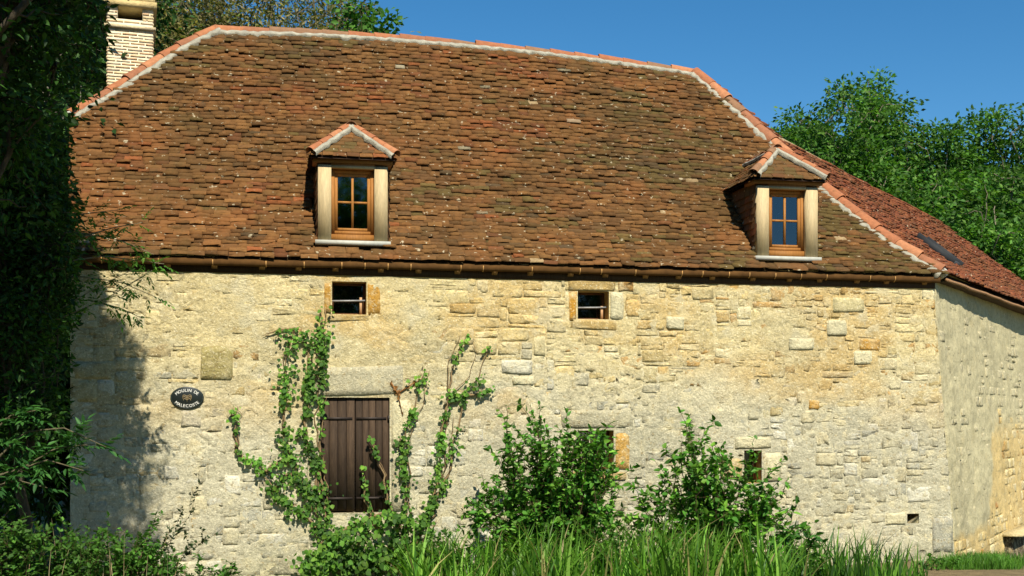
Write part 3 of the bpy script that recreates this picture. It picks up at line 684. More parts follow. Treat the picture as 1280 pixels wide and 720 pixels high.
# ------------------------------------------------------------------ dormers
def dormer(uc_, sb, which):
    base = roof(uc_, sb); d0 = -sb+0.045; zb = float(base[2])+0.075
    # the timber body
    OAK, OAKD = A_(lin(216, 192, 146))*0.72, A_(lin(176, 122, 66))*0.75
    FRW = A_(lin(172, 116, 54))*0.72
    dm = MB(); fbox(dm, uc_-DW/2+0.16, uc_+DW/2-0.16, zb+DH-0.035, zb+DH+0.03, d0-0.16, d0-0.012, OAKD)
    D = dm.build('dormer', M_WOOD, house)
    D['label'] = ('dormer with brown casement, standing between the chimney and the ridge middle' if which == 0 else 'dormer with brown casement set close against the orange hip tiles')
    for sg in (-1, 1):
        c = uc_ + sg*(DW/2-0.08); m = MB()
        fbox(m, c-0.08, c+0.08, zb+0.015, zb+DH, d0-0.14, d0, OAK*R_.uniform(0.92, 1.05)); m.build('post', M_WOOD, D)
    m = MB(); fbox(m, uc_-DW/2+0.161, uc_+DW/2-0.161, zb+DH-0.034, zb+DH-0.001, d0-0.011, d0-0.002, OAK); m.build('lintel', M_WOOD, D)
    m = MB(); fbox(m, uc_-DW/2-0.06, uc_+DW/2+0.06, zb+DH+0.031, zb+DH+0.075, d0-0.3, d0+0.02, OAKD*0.8); m.build('eave_board', M_WOOD, D)
    m = MB(); V = []
    fbox(m, uc_-DW/2-0.035, uc_+DW/2+0.035, zb-0.04, zb+0.014, d0-0.12, d0+0.045, A_(lin(196, 196, 184))*0.8); m.build('sill', M_ZINC, D)
    a, b = uc_-DW/2+0.16, uc_+DW/2-0.16; z0, z1 = zb+0.016, zb+DH-0.035; wd = d0-0.085
    m = MB(); fbox(m, a, b, z0, z0+0.085, wd-0.04, wd+0.03, FRW*0.95); m.build('sill_board', M_WOOD, D)
    m = MB(); t = 0.045
    fbox(m, a+0.001, a+t, z0+0.086, z1, wd-0.04, wd, FRW); fbox(m, b-t, b-0.001, z0+0.086, z1, wd-0.04, wd, FRW)
    fbox(m, a+t, b-t, z1-t, z1-0.001, wd-0.04, wd, FRW); fbox(m, a+t, b-t, z0+0.086, z0+0.086+t, wd-0.04, wd, FRW); m.build('frame', M_WOOD, D)
    a2, b2, c2, e2 = a+t+0.002, b-t-0.002, z0+0.088+t, z1-t-0.002; wd2 = wd-0.008; t2 = 0.036
    m = MB(); fbox(m, a2, a2+t2, c2, e2, wd2-0.03, wd2, FRW*1.08); fbox(m, b2-t2, b2, c2, e2, wd2-0.03, wd2, FRW*1.08)
    fbox(m, a2+t2, b2-t2, c2, c2+t2, wd2-0.03, wd2, FRW*1.08); fbox(m, a2+t2, b2-t2, e2-t2, e2, wd2-0.03, wd2, FRW*1.08); m.build('casement', M_WOOD, D)
    um, zm = (a2+b2)/2, (c2+e2)/2
    m = MB(); fbox(m, um-0.014, um+0.014, c2+t2, e2-t2, wd2-0.026, wd2-0.002, FRW*1.1); m.build('glazing_bar', M_WOOD, D)
    for (p, q) in ((a2+t2, um-0.014), (um+0.014, b2-t2)):
        m = MB(); fbox(m, p, q, zm-0.013, zm+0.013, wd2-0.026, wd2-0.004, FRW*1.1); m.build('glazing_bar', M_WOOD, D)
        for (r, s) in ((c2+t2, zm-0.013), (zm+0.013, e2-t2)):
            m = MB(); pane(m, p, q, r, s, wd2-0.016); m.build('pane', M_GLASS, D)
    # tile-hung cheeks running back into the slope
    def s_at(z):                                       # run at which the roof reaches height z
        q = z-ZE; return (-1.02+math.sqrt(1.02**2+4*0.059*q))/(2*0.059)
    for sg in (-1, 1):
        uo = uc_ + sg*(DW/2-0.012); ro = MB()
        zt = zb+DH+0.03
        ro.add([fac(uo, zb, d0-0.1), fac(uo, zt, d0-0.1), fac(uo, zt, -s_at(zt)-0.05)], T=[(0, 1, 2)], c=lin(70, 48, 34)); ck = ro.build('cheek', M_DWOOD, D)
        z = zb+0.02
        while z < zt-0.05:
            dd = d0-0.02-R_.uniform(0, 0.06)
            while dd > -s_at(z+0.03)-0.04:
                w = R_.uniform(0.14, 0.18); nn = U*sg
                fm = tile_frame(fac(uo, z, dd-w/2), -NO, Z, nn, w-0.005, 0.15, 0.014, 0.030, R_)
                link('cheek_tile', vmesh(R_.randrange(48), VAR), D, mat44(*fm)); dd -= w
            z += 0.092
    # hipped roof: front triangle and two side slopes
    ze = zb+DH+0.075; hw = DW/2+0.09; df = d0+0.085; rise, back = 0.46, 0.40
    apex = fac(uc_, ze+rise, df-back-0.10); el, er = fac(uc_-hw, ze, df), fac(uc_+hw, ze, df)
    rz = s_at(ze+rise)+0.06; rend = fac(uc_, ze+rise, -rz); sl_ = s_at(ze)+0.06
    bl, br = fac(uc_-hw, ze, -sl_), fac(uc_+hw, ze, -sl_)
    m = MB(); dz = -0.012*Z
    m.add(A_([el, er, apex, rend, bl, br])+dz, [(0, 2, 3, 4), (1, 5, 3, 2)], [(0, 1, 2)], lin(70, 50, 36)); dr = m.build('dormer_roof', M_DWOOD, D)
    def slope_tiles(p0, p1, q0, q1, bank=VAR):         # lower edge p0-p1, upper edge q0-q1
        mid_ = (p0+p1)/2; ac = nrm(p1-p0); up = (q0+q1)/2-mid_; up = up-ac*np.dot(up, ac); Ls = np.linalg.norm(up); up = up/Ls; no = np.cross(ac, up); no = no if no[2] > 0 else -no
        n = int(Ls/0.082)
        for k in range(n):
            f = k/n; a, b = p0+(q0-p0)*f, p1+(q1-p1)*f; Lr = np.linalg.norm(b-a); x = -R_.uniform(0, 0.09)
            while x < Lr-0.03:
                w = R_.uniform(0.13, 0.17); x0, x1 = max(x, 0), min(x+w, Lr); x += w
                if x1-x0 < 0.04: continue
                fm = tile_frame(a+ac*((x0+x1)/2), ac, up, no, x1-x0-0.005, min(0.17, Ls*(1-f)+0.02), 0.014, 0.026, R_)
                link('dormer_tile', vmesh(R_.randrange(48), bank), D, mat44(*fm))
    slope_tiles(el, er, apex, apex+U*0.01); slope_tiles(bl, el, rend, apex); slope_tiles(er, br, apex, rend)
    for (e, sgn) in ((el, -1), (er, 1)):
        nn = nrm(Z*1.2 + NO*0.5 + U*sgn*0.5)
        cap_line(A_([e + nn*0.045 + (apex-e)*t for t in np.linspace(0.02, 1, 6)]), nn, 'hip_tile', D, 0.068, 0.235, [(nrm(-U*sgn*0.62-Z*0.6+NO*0.5), nrm(Z*0.75+NO*0.65), 0.092)], sink=0.0, bedname='hip_mortar', endblob=False)
    cap_line(A_([apex + (rend-apex)*t for t in np.linspace(-0.1, 1, 8)]) + Z*0.02, Z, 'ridge_tile', D, 0.068, 0.26, [(nrm(U*0.75-Z*0.65), nrm(Z*0.75+U*0.65), 0.085), (nrm(-U*0.75-Z*0.65), nrm(Z*0.75-U*0.65), 0.085)], sink=0.0)
dormer(*DORM[0], 0); dormer(*DORM[1], 1)

# ------------------------------------------------------------------ chimney
_keep = (O, U, NO); _ca = math.radians(17.5)
O = hitd(160, 60, -3.0); O = _keep[0] + O[0]*U - 3.0*NO; O = A_([O[0], O[1], 0.0]); U = A_([math.cos(_ca), math.sin(_ca), 0]); NO = A_([math.sin(_ca), -math.cos(_ca), 0])
cd = 0.0
cu0, cu1 = hitd(133, 60, cd)[0], hitd(192, 60, cd)[0]
zt = hitd(160, 9, cd)[1]; zband = hitd(160, 34, cd)[1]; zslot = hitd(160, 24, cd)[1]; zbot = 4.6
CW = cu1-cu0; dep = 0.72
m = MB(); fbox(m, cu0+0.012, cu1-0.012, zbot, zslot, cd-dep, cd-0.008, A_(lin(240, 228, 196))*0.9)
for sg in (0, 1):
    a = cu0+0.012 if sg == 0 else cu1-0.15; fbox(m, a, a+0.138, zslot, zt, cd-dep, cd-0.008, A_(lin(240, 228, 196))*0.9)
fbox(m, cu0+0.15, cu1-0.15, zslot, zt, cd-dep+0.03, cd-dep+0.1, lin(90, 80, 64))
chim = m.build('chimney', M_BED, house)
m = MB(); fbox(m, cu0-0.045, cu1+0.045, zt, zt+0.09, cd-dep-0.03, cd+0.045, A_(lin(226, 200, 140))*0.8); fbox(m, cu0-0.02, cu1+0.02, zt+0.091, zt+0.16, cd-dep, cd+0.02, A_(lin(226, 200, 140))*0.75); m.build('cap', M_BED, chim)
m = MB(); fbox(m, cu0-0.03, cu1+0.03, zband-0.022, zband+0.022, cd-dep-0.02, cd+0.03, A_(lin(226, 206, 164))*0.8); m.build('string_course', M_BED, chim)
PB = [lin(226, 200, 158), lin(214, 184, 142), lin(232, 212, 176), lin(200, 164, 124), lin(222, 196, 150), lin(208, 190, 160)]
def brick(c0, ex, ey, ez):
    m = MB(); m.box(c0, ex, ey, ez, A_(PB[R_.randrange(6)])*R_.uniform(0.85, 1.0)); m.build('brick', M_BRICK, chim)
z = zbot+0.02; k = 0; zlow = hitd(133, 150, cd)[1]
while z < zt-0.03:
    if z > zlow and abs(z-zband) > 0.045:
        x = cu0 + (0 if k % 2 else -0.1)
        while x < cu1-0.02:
            w = 0.215*R_.uniform(0.85, 1.1); a, b = max(x, cu0), min(x+w, cu1); x += w+0.006
            if cu1-b < 0.05: b = cu1
            if b-a < 0.04: continue
            if z > zslot-0.01 and b > cu0+0.15 and a < cu1-0.15:
                if a < cu0+0.13: b = min(b, cu0+0.15)
                elif b > cu1-0.13: a = max(a, cu1-0.15)
                else: continue
                if b-a < 0.04: continue
            brick(fac((a+b)/2, z+0.017, cd-0.026+R_.uniform(-0.002, 0.003)), U*((b-a)/2-0.004), NO*0.022, Z*R_.uniform(0.011, 0.0145))
            if b == cu1: break
        if k % 2:
            for q in range(3): brick(fac(cu1-0.012, z+0.017, cd-0.14-q*0.22), U*0.014, NO*0.1, Z*0.015)
            for q in range(3): brick(fac(cu0+0.012, z+0.017, cd-0.14-q*0.22), U*0.014, NO*0.1, Z*0.015)
    z += 0.043; k += 1

O, U, NO = _keep
# ------------------------------------------------------------------ oval house sign
su, sz = W(234, 497.5); sa, sb_ = (W(255, 497)[0]-W(213, 497)[0])/2, (W(234, 483.5)[1]-W(234, 512)[1])/2
sign = thing('house_sign', 'oval dark enamel plaque lettered MOULIN DE MALECOSTE on the wall', 'sign', tuple(fac(su, sz-sb_, WD)))
def ellipse(mb, a, b, d0, d1, c, n=40):
    t = np.arange(n)*2*math.pi/n; R0 = fac(su+a*np.cos(t), sz+b*np.sin(t), WD+d0); R1 = fac(su+a*np.cos(t), sz+b*np.sin(t), WD+d1); R2 = fac(su+a*0.97*np.cos(t), sz+b*0.96*np.sin(t), WD+d1+0.003)
    V = np.concatenate([R0, R1, R2, [fac(su, sz, WD+d1+0.006)]])
    mb.add(V, [(r*n+i, r*n+(i+1) % n, (r+1)*n+(i+1) % n, (r+1)*n+i) for r in (0, 1) for i in range(n)], [(2*n+i, 2*n+(i+1) % n, 3*n) for i in range(n)], c)
m = MB(); ellipse(m, sa, sb_, 0.0, 0.022, lin(24, 30, 28)); plate = m.build('plate', M_PAINT, sign)
m = MB(); t = np.linspace(0, 2*math.pi, 60); m.tube(fac(su+sa*0.93*np.cos(t), sz+sb_*0.90*np.sin(t), WD+0.027), 0.0022, 5, lin(60, 74, 66)); m.build('rim_line', M_PAINT, sign)
def glyph(ch):
    cu_ = bpy.data.curves.new('glyph', 'FONT'); cu_.body = ch; cu_.size = 1.0; cu_.extrude = 0.04; cu_.offset = 0.0; cu_.align_x = 'CENTER'; cu_.resolution_u = 3
    o = bpy.data.objects.new('glyph', cu_); col.objects.link(o)
    dg = bpy.context.evaluated_depsgraph_get(); me = bpy.data.meshes.new_from_object(o.evaluated_get(dg))
    V = A_([v.co[:] for v in me.vertices]) if len(me.vertices) else np.zeros((0, 3)); T = []
    for p in me.polygons:
        vs = list(p.vertices); T += [(vs[0], vs[i], vs[i+1]) for i in range(1, len(vs)-1)]
    bpy.data.objects.remove(o); bpy.data.curves.remove(cu_); bpy.data.meshes.remove(me)
    return V, T
def arc_text(s, top):
    H = 0.050; ra, rb = sa*0.77, sb_*0.68
    span = 2.06; gl = [glyph(ch) if ch != ' ' else None for ch in s]
    wd = [0.42 if q is None else (q[0][:, 0].max()-q[0][:, 0].min()) for q in gl]; gap = 0.14
    tot = sum(wd)+gap*(len(s)-1); pos = 0.0
    for i, ch in enumerate(s):
        f = ((pos + wd[i]/2)/tot - 0.5)*span; pos += wd[i]+gap
        if ch == ' ': continue
        if top: ang = math.pi/2 - f; tx, tz = math.sin(ang)*ra, -math.cos(ang)*rb
        else: ang = -math.pi/2 + f; tx, tz = -math.sin(ang)*ra, math.cos(ang)*rb
        tl = math.hypot(tx, tz); tx, tz = tx/tl, tz/tl
        if tx < 0: tx, tz = -tx, -tz
        V, T = gl[i]; V = V*H; V[:, 0] -= (V[:, 0].max()+V[:, 0].min())/2; V[:, 1] -= H*0.36
        cu_, cz_ = su+math.cos(ang)*ra, sz+math.sin(ang)*rb
        m = MB(); m.add(fac(cu_+V[:, 0]*tx-V[:, 1]*tz, cz_+V[:, 0]*tz+V[:, 1]*tx, WD+0.027+V[:, 2]), T=T, c=lin(236, 234, 224)); m.build('letter', M_PAINT, sign)
arc_text('MOULIN DE', True); arc_text('MALECOSTE', False)
m = MB(); gold = lin(150, 130, 92)
m.tube([fac(su, sz-0.05, WD+0.03), fac(su, sz+0.03, WD+0.03)], 0.0035, 5, gold)
for sg in (-1, 1):
    for (h, r) in ((0.028, 0.05), (0.008, 0.05), (-0.014, 0.042)):
        th_ = np.linspace(0, 2.6, 9); m.tube(fac(su+sg*(r*np.sin(th_*0.62)), sz+h-0.012+0.02*np.sin(th_*1.3), WD+0.03), 0.004, 5, gold)
m.build('tree_emblem', M_PAINT, sign)

# ------------------------------------------------------------------ ground
n = 160
gx = np.concatenate([np.linspace(-400, -30, 14), np.linspace(-28, 28, n), np.linspace(30, 400, 14)]); gy = np.concatenate([np.linspace(-60, -2, 10), np.linspace(0, 30, 90), np.linspace(32, 700, 20)])
GX, GY = np.meshgrid(gx, gy)
def ground_z(x, y):
    return 0.05*fbm(x*0.5, y*0.5, 3) - 0.02 - 0.33*sstep(5.8, 7.6, x)*sstep(16.0, 19.0, y)
GZ = ground_z(GX, GY); far = (np.hypot(GX, GY-15) > 40); GZ = np.where(far, -0.02, GZ)
gf = sstep(-0.2, 0.25, fbm(GX*0.7, GY*0.7, 13))[..., None]
m = MB(); m.grid(np.stack([GX, GY, GZ], -1), A_(lin(158, 138, 100))*0.6*(1-gf) + A_(lin(104, 124, 54))*0.6*gf); g = m.build('ground', M_GROUND, None, smooth=True, kind='structure')

# rough stone slab step at the foot of the side wall
step = thing('stone_step', 'low rough stone slab step at the foot of the grey side wall', 'step', tuple(side(4.0, -0.3, 0.1)))
m = MB()
def sbox(mb, t0, t1, z0, z1, d0, d1, c):
    c8 = []
    for z in (z0, z1):
        for d in (d0, d1):
            for t in (t0, t1): c8.append(side(t, z, d) + A_([R_.gauss(0, .008) for _ in range(3)]))
    mb.add(c8, [(0, 1, 3, 2), (4, 6, 7, 5), (0, 4, 5, 1), (2, 3, 7, 6), (0, 2, 6, 4), (1, 5, 7, 3)], c=c)
sbox(m, 3.3, 6.2, 0.03, 0.07, -0.05, 0.30, A_(lin(206, 188, 140))*0.8); m.build('slab', M_STONE, step)
m = MB(); sbox(m, 3.4, 6.2, -0.6, 0.03, -0.05, 0.14, A_(lin(84, 72, 56))*0.8); m.build('riser', M_STONE, step)  # dark colour paints the shaded gap beneath the slab

# ------------------------------------------------------------------ vegetation
def leaves(mb, C, D, N_, L, Wd, c, hi=True, droop=0.1, fold=0.12):
    C = np.asarray(C, float); k = len(C)
    if k == 0: return
    D = nrm(D); S = nrm(np.cross(D, N_)); Nn = np.cross(S, D); L = np.broadcast_to(L, (k,))[:, None]; Wd = np.broadcast_to(Wd, (k,))[:, None]
    c = np.asarray(c, float)
    if hi:
        pts = [C, C+D*L*.3+S*Wd*.48+Nn*Wd*fold, C+D*L*.66+S*Wd*.36+Nn*Wd*fold*.6-Nn*L*droop*.4, C+D*L-Nn*L*droop, C+D*L*.66-S*Wd*.36+Nn*Wd*fold*.6-Nn*L*droop*.4, C+D*L*.3-S*Wd*.48+Nn*Wd*fold]
        V = np.stack(pts, 1).reshape(-1, 3); b = np.arange(k)[:, None]*6
        Q = np.concatenate([b+A_([[0, 1, 2, 3]]), b+A_([[0, 3, 4, 5]])]); mb.add(V, Q, c=np.repeat(c, 6, 0) if c.ndim > 1 else c)
    else:
        pts = [C, C+D*L*.5+S*Wd*.5+Nn*Wd*fold, C+D*L-Nn*L*droop, C+D*L*.5-S*Wd*.5+Nn*Wd*fold]
        V = np.stack(pts, 1).reshape(-1, 3); b = np.arange(k)[:, None]*4
        T = np.concatenate([b+A_([[0, 1, 2]]), b+A_([[0, 2, 3]])]); mb.add(V, T=T, c=np.repeat(c, 4, 0) if c.ndim > 1 else c)
def leafcol(pal, k, rg, var=0.25):
    p = A_([A_(x) for x in pal]); i = rg.integers(0, len(p), k); return p[i]*(1+rg.uniform(-var, var, (k, 1)))
def rdir(rg, k, up=0.0):
    v = rg.normal(size=(k, 3)); v[:, 2] += up; return nrm(v)
def curve(a, b, rg, sag=0.0, n=7, wob=0.06):
    a, b = A_(a, float), A_(b, float); t = np.linspace(0, 1, n)[:, None]; L = np.linalg.norm(b-a)
    p = a + (b-a)*t; p[:, 2] += (np.sin(t*math.pi)*sag*L)[:, 0]
    w = rg.normal(size=(n, 3))*wob*L*0.3; w[0] = w[-1] = 0
    return p + w
def tree(name, label, base, cc, cr, r0, nl, ns, nleaf, ll, lw, clump, pal, seed, bark=(90, 76, 58), group=None, cat='tree', mat=None, keep=None, flat=0.6, hi=False, trunk_top=None, leafy=2):
    rg = np.random.default_rng(seed); base, cc, cr = A_(base, float), A_(cc, float), A_(cr, float)
    t = thing(name, label, cat, tuple(base), group)
    wood, fol = MB(), MB(); bc = A_(lin(*bark))*0.7
    top = A_(trunk_top, float) if trunk_top is not None else cc + A_([0, 0, cr[2]*0.7])
    tp = curve(base - A_([0, 0, 0.15]), top, rg, 0, 12, 0.05); wood.tube(tp, np.linspace(r0, r0*0.15, 12), 9, bc)
    ends = []
    for i in range(nl):
        f = rg.uniform(0.3, 0.97); s = tp[int(f*11)]
        d = nrm(rg.normal(size=3)); e = cc + d*cr*rg.uniform(0.55, 1.0)
        if e[2] < s[2]-0.3*cr[2]: e[2] = s[2]-0.2*cr[2]*rg.random()
        if keep is not None and not keep(e): continue
        lp = curve(s, e, rg, 0.10, 8, 0.10); wood.tube(lp, np.linspace(r0*0.32*(1.1-f*0.6), r0*0.05, 8), 5, bc, caps=False)
        for j in range(ns):
            q = lp[rg.integers(3, 8)]; e2 = q + nrm(rg.normal(size=3)*A_([1, 1, 0.7])+A_([0, 0, .25]))*cr.mean()*rg.uniform(0.10, 0.30)
            if keep is not None and not keep(e2): continue
            sp = curve(q, e2, rg, 0.05, 5, 0.12); wood.tube(sp, np.linspace(r0*0.07, r0*0.02, 5), 4, bc, caps=False)
            ends.append((sp[4], nrm(e2-q))); 
            for _ in range(leafy-1): ends.append((sp[rg.integers(1, 4)], nrm(e2-q)))
    if not ends: return t
    per = max(1, nleaf//len(ends))
    C = []; DD = []; cl = []
    for (e, d) in ends:
        k = int(per*rg.uniform(0.5, 1.5))+1
        off = np.clip(rg.normal(size=(k, 3)), -1.7, 1.7)*clump*A_([1, 1, flat])
        C.append(e+off); DD.append(nrm(off/clump*0.7 + d*0.5 + rg.normal(size=(k, 3))*0.6 - A_([0, 0, 0.35])))
        cl.append(np.full(k, rg.uniform(0.55, 1.4)))
    C = np.concatenate(C); DD = np.concatenate(DD); cl = np.concatenate(cl)
    if keep is not None:
        ok = keep(C); C, DD, cl = C[ok], DD[ok], cl[ok]
    k = len(C)
    leaves(fol, C, DD, rdir(rg, k, 1.1), rg.uniform(0.7, 1.25, k)*ll, rg.uniform(0.75, 1.2, k)*lw, leafcol(pal, k, rg)*cl[:, None], hi)
    wood.build('trunk', M_BARK, t); fol.build('crown', mat or M_LEAF, t)
    return t
def at(px, py, Y): return CAMP + ray(px, py)*Y
G_DARK = [(0.024, 0.066, 0.014), (0.032, 0.088, 0.018), (0.018, 0.048, 0.013), (0.045, 0.11, 0.02)]  # darkened greens: shade on the left-hand trees put into the leaf colour
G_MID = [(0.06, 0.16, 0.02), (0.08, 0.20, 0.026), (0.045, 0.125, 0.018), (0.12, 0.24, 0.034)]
G_OLIVE = [(0.18, 0.165, 0.05), (0.21, 0.18, 0.07), (0.14, 0.15, 0.04), (0.26, 0.21, 0.10), (0.10, 0.14, 0.035)]
G_IVY = [(0.060, 0.150, 0.018), (0.080, 0.185, 0.022), (0.115, 0.22, 0.028), (0.035, 0.09, 0.014)]

# wooded slope behind the house, dry and olive
for i, (px, Yd, top, rx, sd) in enumerate(((205, 27, -60, 2.6, 1), (270, 30, -50, 2.6, 2), (335, 28, -40, 2.4, 3), (395, 31, -25, 2.3, 4), (150, 33, -120, 3.2, 5), (430, 33, 5, 1.6, 6))):
    c = at(px, top, Yd); hgt = c[2]
    tree('scrub_tree', (('dry olive-brown tree right beside the chimney', 'tallest dry tree, directly behind the chimney')[i > 0] if px < 240 else ('dry scrub tree just behind the left end of the ridge', 'bushy olive scrub tree behind the ridge, above the chimney-side dormer', 'last olive scrub tree before the open sky', '', 'half-green scrub tree beside the open sky')[i-1]), (c[0], Yd, 0), (c[0], Yd, hgt*0.68), (rx, 2.0, hgt*0.36), 0.22, 40, 7, 30000, 0.17, 0.05, 0.36, G_OLIVE if i != 5 else G_OLIVE[2:], 100+sd, (120, 110, 86), group='dry trees behind the house')
c = at(452, 30, 24)
tree('young_tree', 'thin green shoots of a young tree poking above the ridge', (c[0]-0.6, 24, 0), (c[0], 24, c[2]-0.5), (0.9, 0.7, 1.3), 0.07, 26, 4, 2600, 0.15, 0.09, 0.13, G_MID[:3], 131, (110, 96, 70))
# green trees beyond the side roof
for i, (px, top, Yd, rx, sd) in enumerate(((1032, 84, 36, 2.3, 1), (1108, 84, 39, 2.3, 2), (1180, 160, 37, 2.2, 3), (1250, 122, 38, 2.4, 4), (985, 140, 40, 1.6, 5), (1230, 235, 31, 2.4, 6), (1310, 190, 34, 3.0, 7), (1110, 200, 33, 2.4, 8))):
    c = at(px, top, Yd); hgt = c[2]
    lab = ('tallest airy green tree behind the dormer beside the hip', 'second tall airy tree, next to the tallest one', 'lower green tree in the dip between two taller crowns', 'rounded green tree rising past the dip, behind the roof light', 'slim green tree at the open-sky end of the row', 'low broad green tree just above the roof light', 'broad green tree above the far end of the side eave', 'low green tree just above the mossy bend of the far hip')[i]
    tree('ash_tree', lab, (c[0], Yd, 0), (c[0], Yd, hgt*0.66), (rx, rx, hgt*0.33), 0.2, 64, 6, 42000, 0.16, 0.09, 0.25, [A_(g)*0.86 for g in G_MID], 140+sd, (150, 140, 116), group='green trees beyond the side roof', leafy=2, trunk_top=(c[0], Yd, hgt*0.80))
# dark trees standing left of the house
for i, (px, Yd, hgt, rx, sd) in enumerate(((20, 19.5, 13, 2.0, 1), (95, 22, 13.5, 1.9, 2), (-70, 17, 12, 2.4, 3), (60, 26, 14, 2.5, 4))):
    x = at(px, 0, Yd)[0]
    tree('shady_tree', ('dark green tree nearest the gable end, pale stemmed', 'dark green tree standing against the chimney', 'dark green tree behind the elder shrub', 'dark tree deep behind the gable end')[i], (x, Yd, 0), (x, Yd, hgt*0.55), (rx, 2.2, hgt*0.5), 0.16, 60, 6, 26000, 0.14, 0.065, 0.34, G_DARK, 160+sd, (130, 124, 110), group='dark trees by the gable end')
# big tree at the edge of the view that shades the gable corner
SUN_A = A_(SUN); SUN_NO = float(np.dot(SUN_A, NO))
def keepA(p):
    P_ = np.atleast_2d(np.asarray(p, float)); y0 = np.maximum(P_[:, 1], 0.5)
    x, y = CX + F*P_[:, 0]/y0, HY - F*(P_[:, 2]-CAMZ)/y0
    t = ((P_ - fac(0, 0, WD)) @ NO)/SUN_NO; q = P_ - t[:, None]*SUN_A   # where its shadow falls on the wall
    wx, wy = proj(q); nz = 34*fbm(q[:, 0]*2.2, q[:, 2]*2.2, 78)
    bad = (t > 0) & ((wx > np.interp(wy, [150, 270, 330, 345, 400, 450, 500, 560, 620, 720], [50, 100, 110, 105, 150, 165, 170, 192, 200, 186]) + nz) | ((wy < 262 + nz) & (wx > 60)))
    t2 = (P_[:, 1]-11.4)/SUN_A[1]; zl = P_[:, 2]-t2*SUN_A[2]; bad |= (t2 > 0.4) & (zl < 3.1 + 0.8*fbm(P_[:, 0]*2, P_[:, 2], 79))
    lim = np.interp(y, [-10, 30, 100, 150, 200, 265, 330, 400, 480, 520, 620], [128, 134, 132, 96, 88, 96, 104, 96, 84, 82, 62])
    r = ~bad & ((y < -6) | (x < lim + 16*fbm(P_[:, 1]*3, P_[:, 2]*4, 77)))
    return bool(r[0]) if np.ndim(p) == 1 else r
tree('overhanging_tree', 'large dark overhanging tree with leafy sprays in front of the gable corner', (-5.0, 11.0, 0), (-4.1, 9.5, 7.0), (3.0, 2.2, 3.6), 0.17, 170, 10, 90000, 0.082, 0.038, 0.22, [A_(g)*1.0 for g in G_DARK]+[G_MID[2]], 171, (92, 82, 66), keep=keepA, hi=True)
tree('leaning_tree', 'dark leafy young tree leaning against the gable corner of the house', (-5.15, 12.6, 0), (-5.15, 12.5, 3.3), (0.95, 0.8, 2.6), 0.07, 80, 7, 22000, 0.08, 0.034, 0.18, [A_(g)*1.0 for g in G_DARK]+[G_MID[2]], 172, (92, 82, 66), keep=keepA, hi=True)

for i, (px, Yd, hgt, sd) in enumerate(((-10, 17, 4.6, 1), (62, 19, 5.2, 2), (30, 15.6, 3.6, 3))):
    x = at(px, 0, Yd)[0]
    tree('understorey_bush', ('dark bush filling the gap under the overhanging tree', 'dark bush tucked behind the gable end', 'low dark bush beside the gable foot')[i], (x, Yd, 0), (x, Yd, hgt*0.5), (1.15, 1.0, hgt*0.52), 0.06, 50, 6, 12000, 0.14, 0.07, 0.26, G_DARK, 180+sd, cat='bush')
for i, x in enumerate((-14, -10, -6, -2, 2, 6, 10, 14, 18)):
    tree('riverside_tree', 'leafy tree across the stream mirrored in the dormer panes', (x, -15-2*(i % 2), 0), (x, -15-2*(i % 2), 6.6), (3.4, 2.6, 4.2+0.9*(i % 3)), 0.22, 34, 5, 8000, 0.36, 0.2, 0.5, G_MID, 190+i, group='trees across the stream')

for i, (x, y, h) in enumerate(((-9.5, 5.0, 10), (-12, 0.5, 11), (-10, -5, 11), (-14, 7.5, 12), (-16, -9, 12))):  # unseen trees added to block sky light and deepen shade at the gable corner
    tree('sky_block_tree', 'dark leafy tree added out of view to block sky light from the gable corner', (x, y, 0), (x, y, h*0.55), (2.6, 2.4, h*0.5), 0.2, 40, 6, 9000, 0.3, 0.16, 0.45, G_DARK, 210+i, group='unseen trees added to block sky light')

def pinnate(mb, p, d, n_, rg, L, ll, lw, pal, up=Z):       # compound leaf: stalk with paired leaflets
    d = nrm(d); s = nrm(np.cross(d, up)); P = curve(p, p+d*L-Z*L*0.15, rg, 0.06, 5, 0.04)
    C, D = [], []
    for i in range(n_):
        q = P[0] + (P[-1]-P[0])*(0.25+0.7*i/n_); 
        for sg in (-1, 1): C.append(q); D.append(nrm(d*0.75 + s*sg*0.9 - Z*0.25 + rg.normal(size=3)*0.12))
    C.append(P[-1]); D.append(d-Z*0.2)
    k = len(C); leaves(mb, A_(C), A_(D), rdir(rg, k, 3.0), rg.uniform(0.8, 1.15, k)*ll, rg.uniform(0.85, 1.15, k)*lw, leafcol(pal, k, rg, 0.2))
def spray(name, label, cat, strands, Yd, seed, L=0.2, ll=0.075, lw=0.03, pal=G_MID, per=1.0, r=0.012, bark=(120, 112, 86), n_=4, base=None):
    rg = np.random.default_rng(seed); wood, fol = MB(), MB()
    P0 = A_(base) if base is not None else at(*strands[0][0], Yd)
    t = thing(name, label, cat, (P0[0], P0[1], 0 if base is not None else P0[2]))
    for st in strands:
        pts = A_([at(x, y, Yd + (q[0] if q else 0)) for (x, y, *q) in st])
        L_ = np.concatenate([[0], np.cumsum(np.linalg.norm(np.diff(pts, axis=0), axis=1))])
        xs = np.linspace(0, L_[-1], 14); P_ = np.stack([np.interp(xs, L_, pts[:, i]) for i in range(3)], 1)
        wood.tube(P_, np.linspace(r, r*0.3, 14), 5, A_(lin(*bark))*0.7)
        n = int(L_[-1]*16*per)
        for i in range(n):
            f = 0.12+0.88*(i+rg.random())/n; q = A_([np.interp(f*L_[-1], L_, pts[:, k]) for k in range(3)]); dr = nrm(pts[-1]-pts[0])
            pinnate(fol, q, nrm(dr*0.5 + rg.normal(size=3)*A_([0.8, 0.8, 0.7])), n_, rg, L*rg.uniform(0.7, 1.2), ll, lw, pal)
    wood.build('branch', M_BARK, t); fol.build('leaf_spray', M_SHINY, t); return t
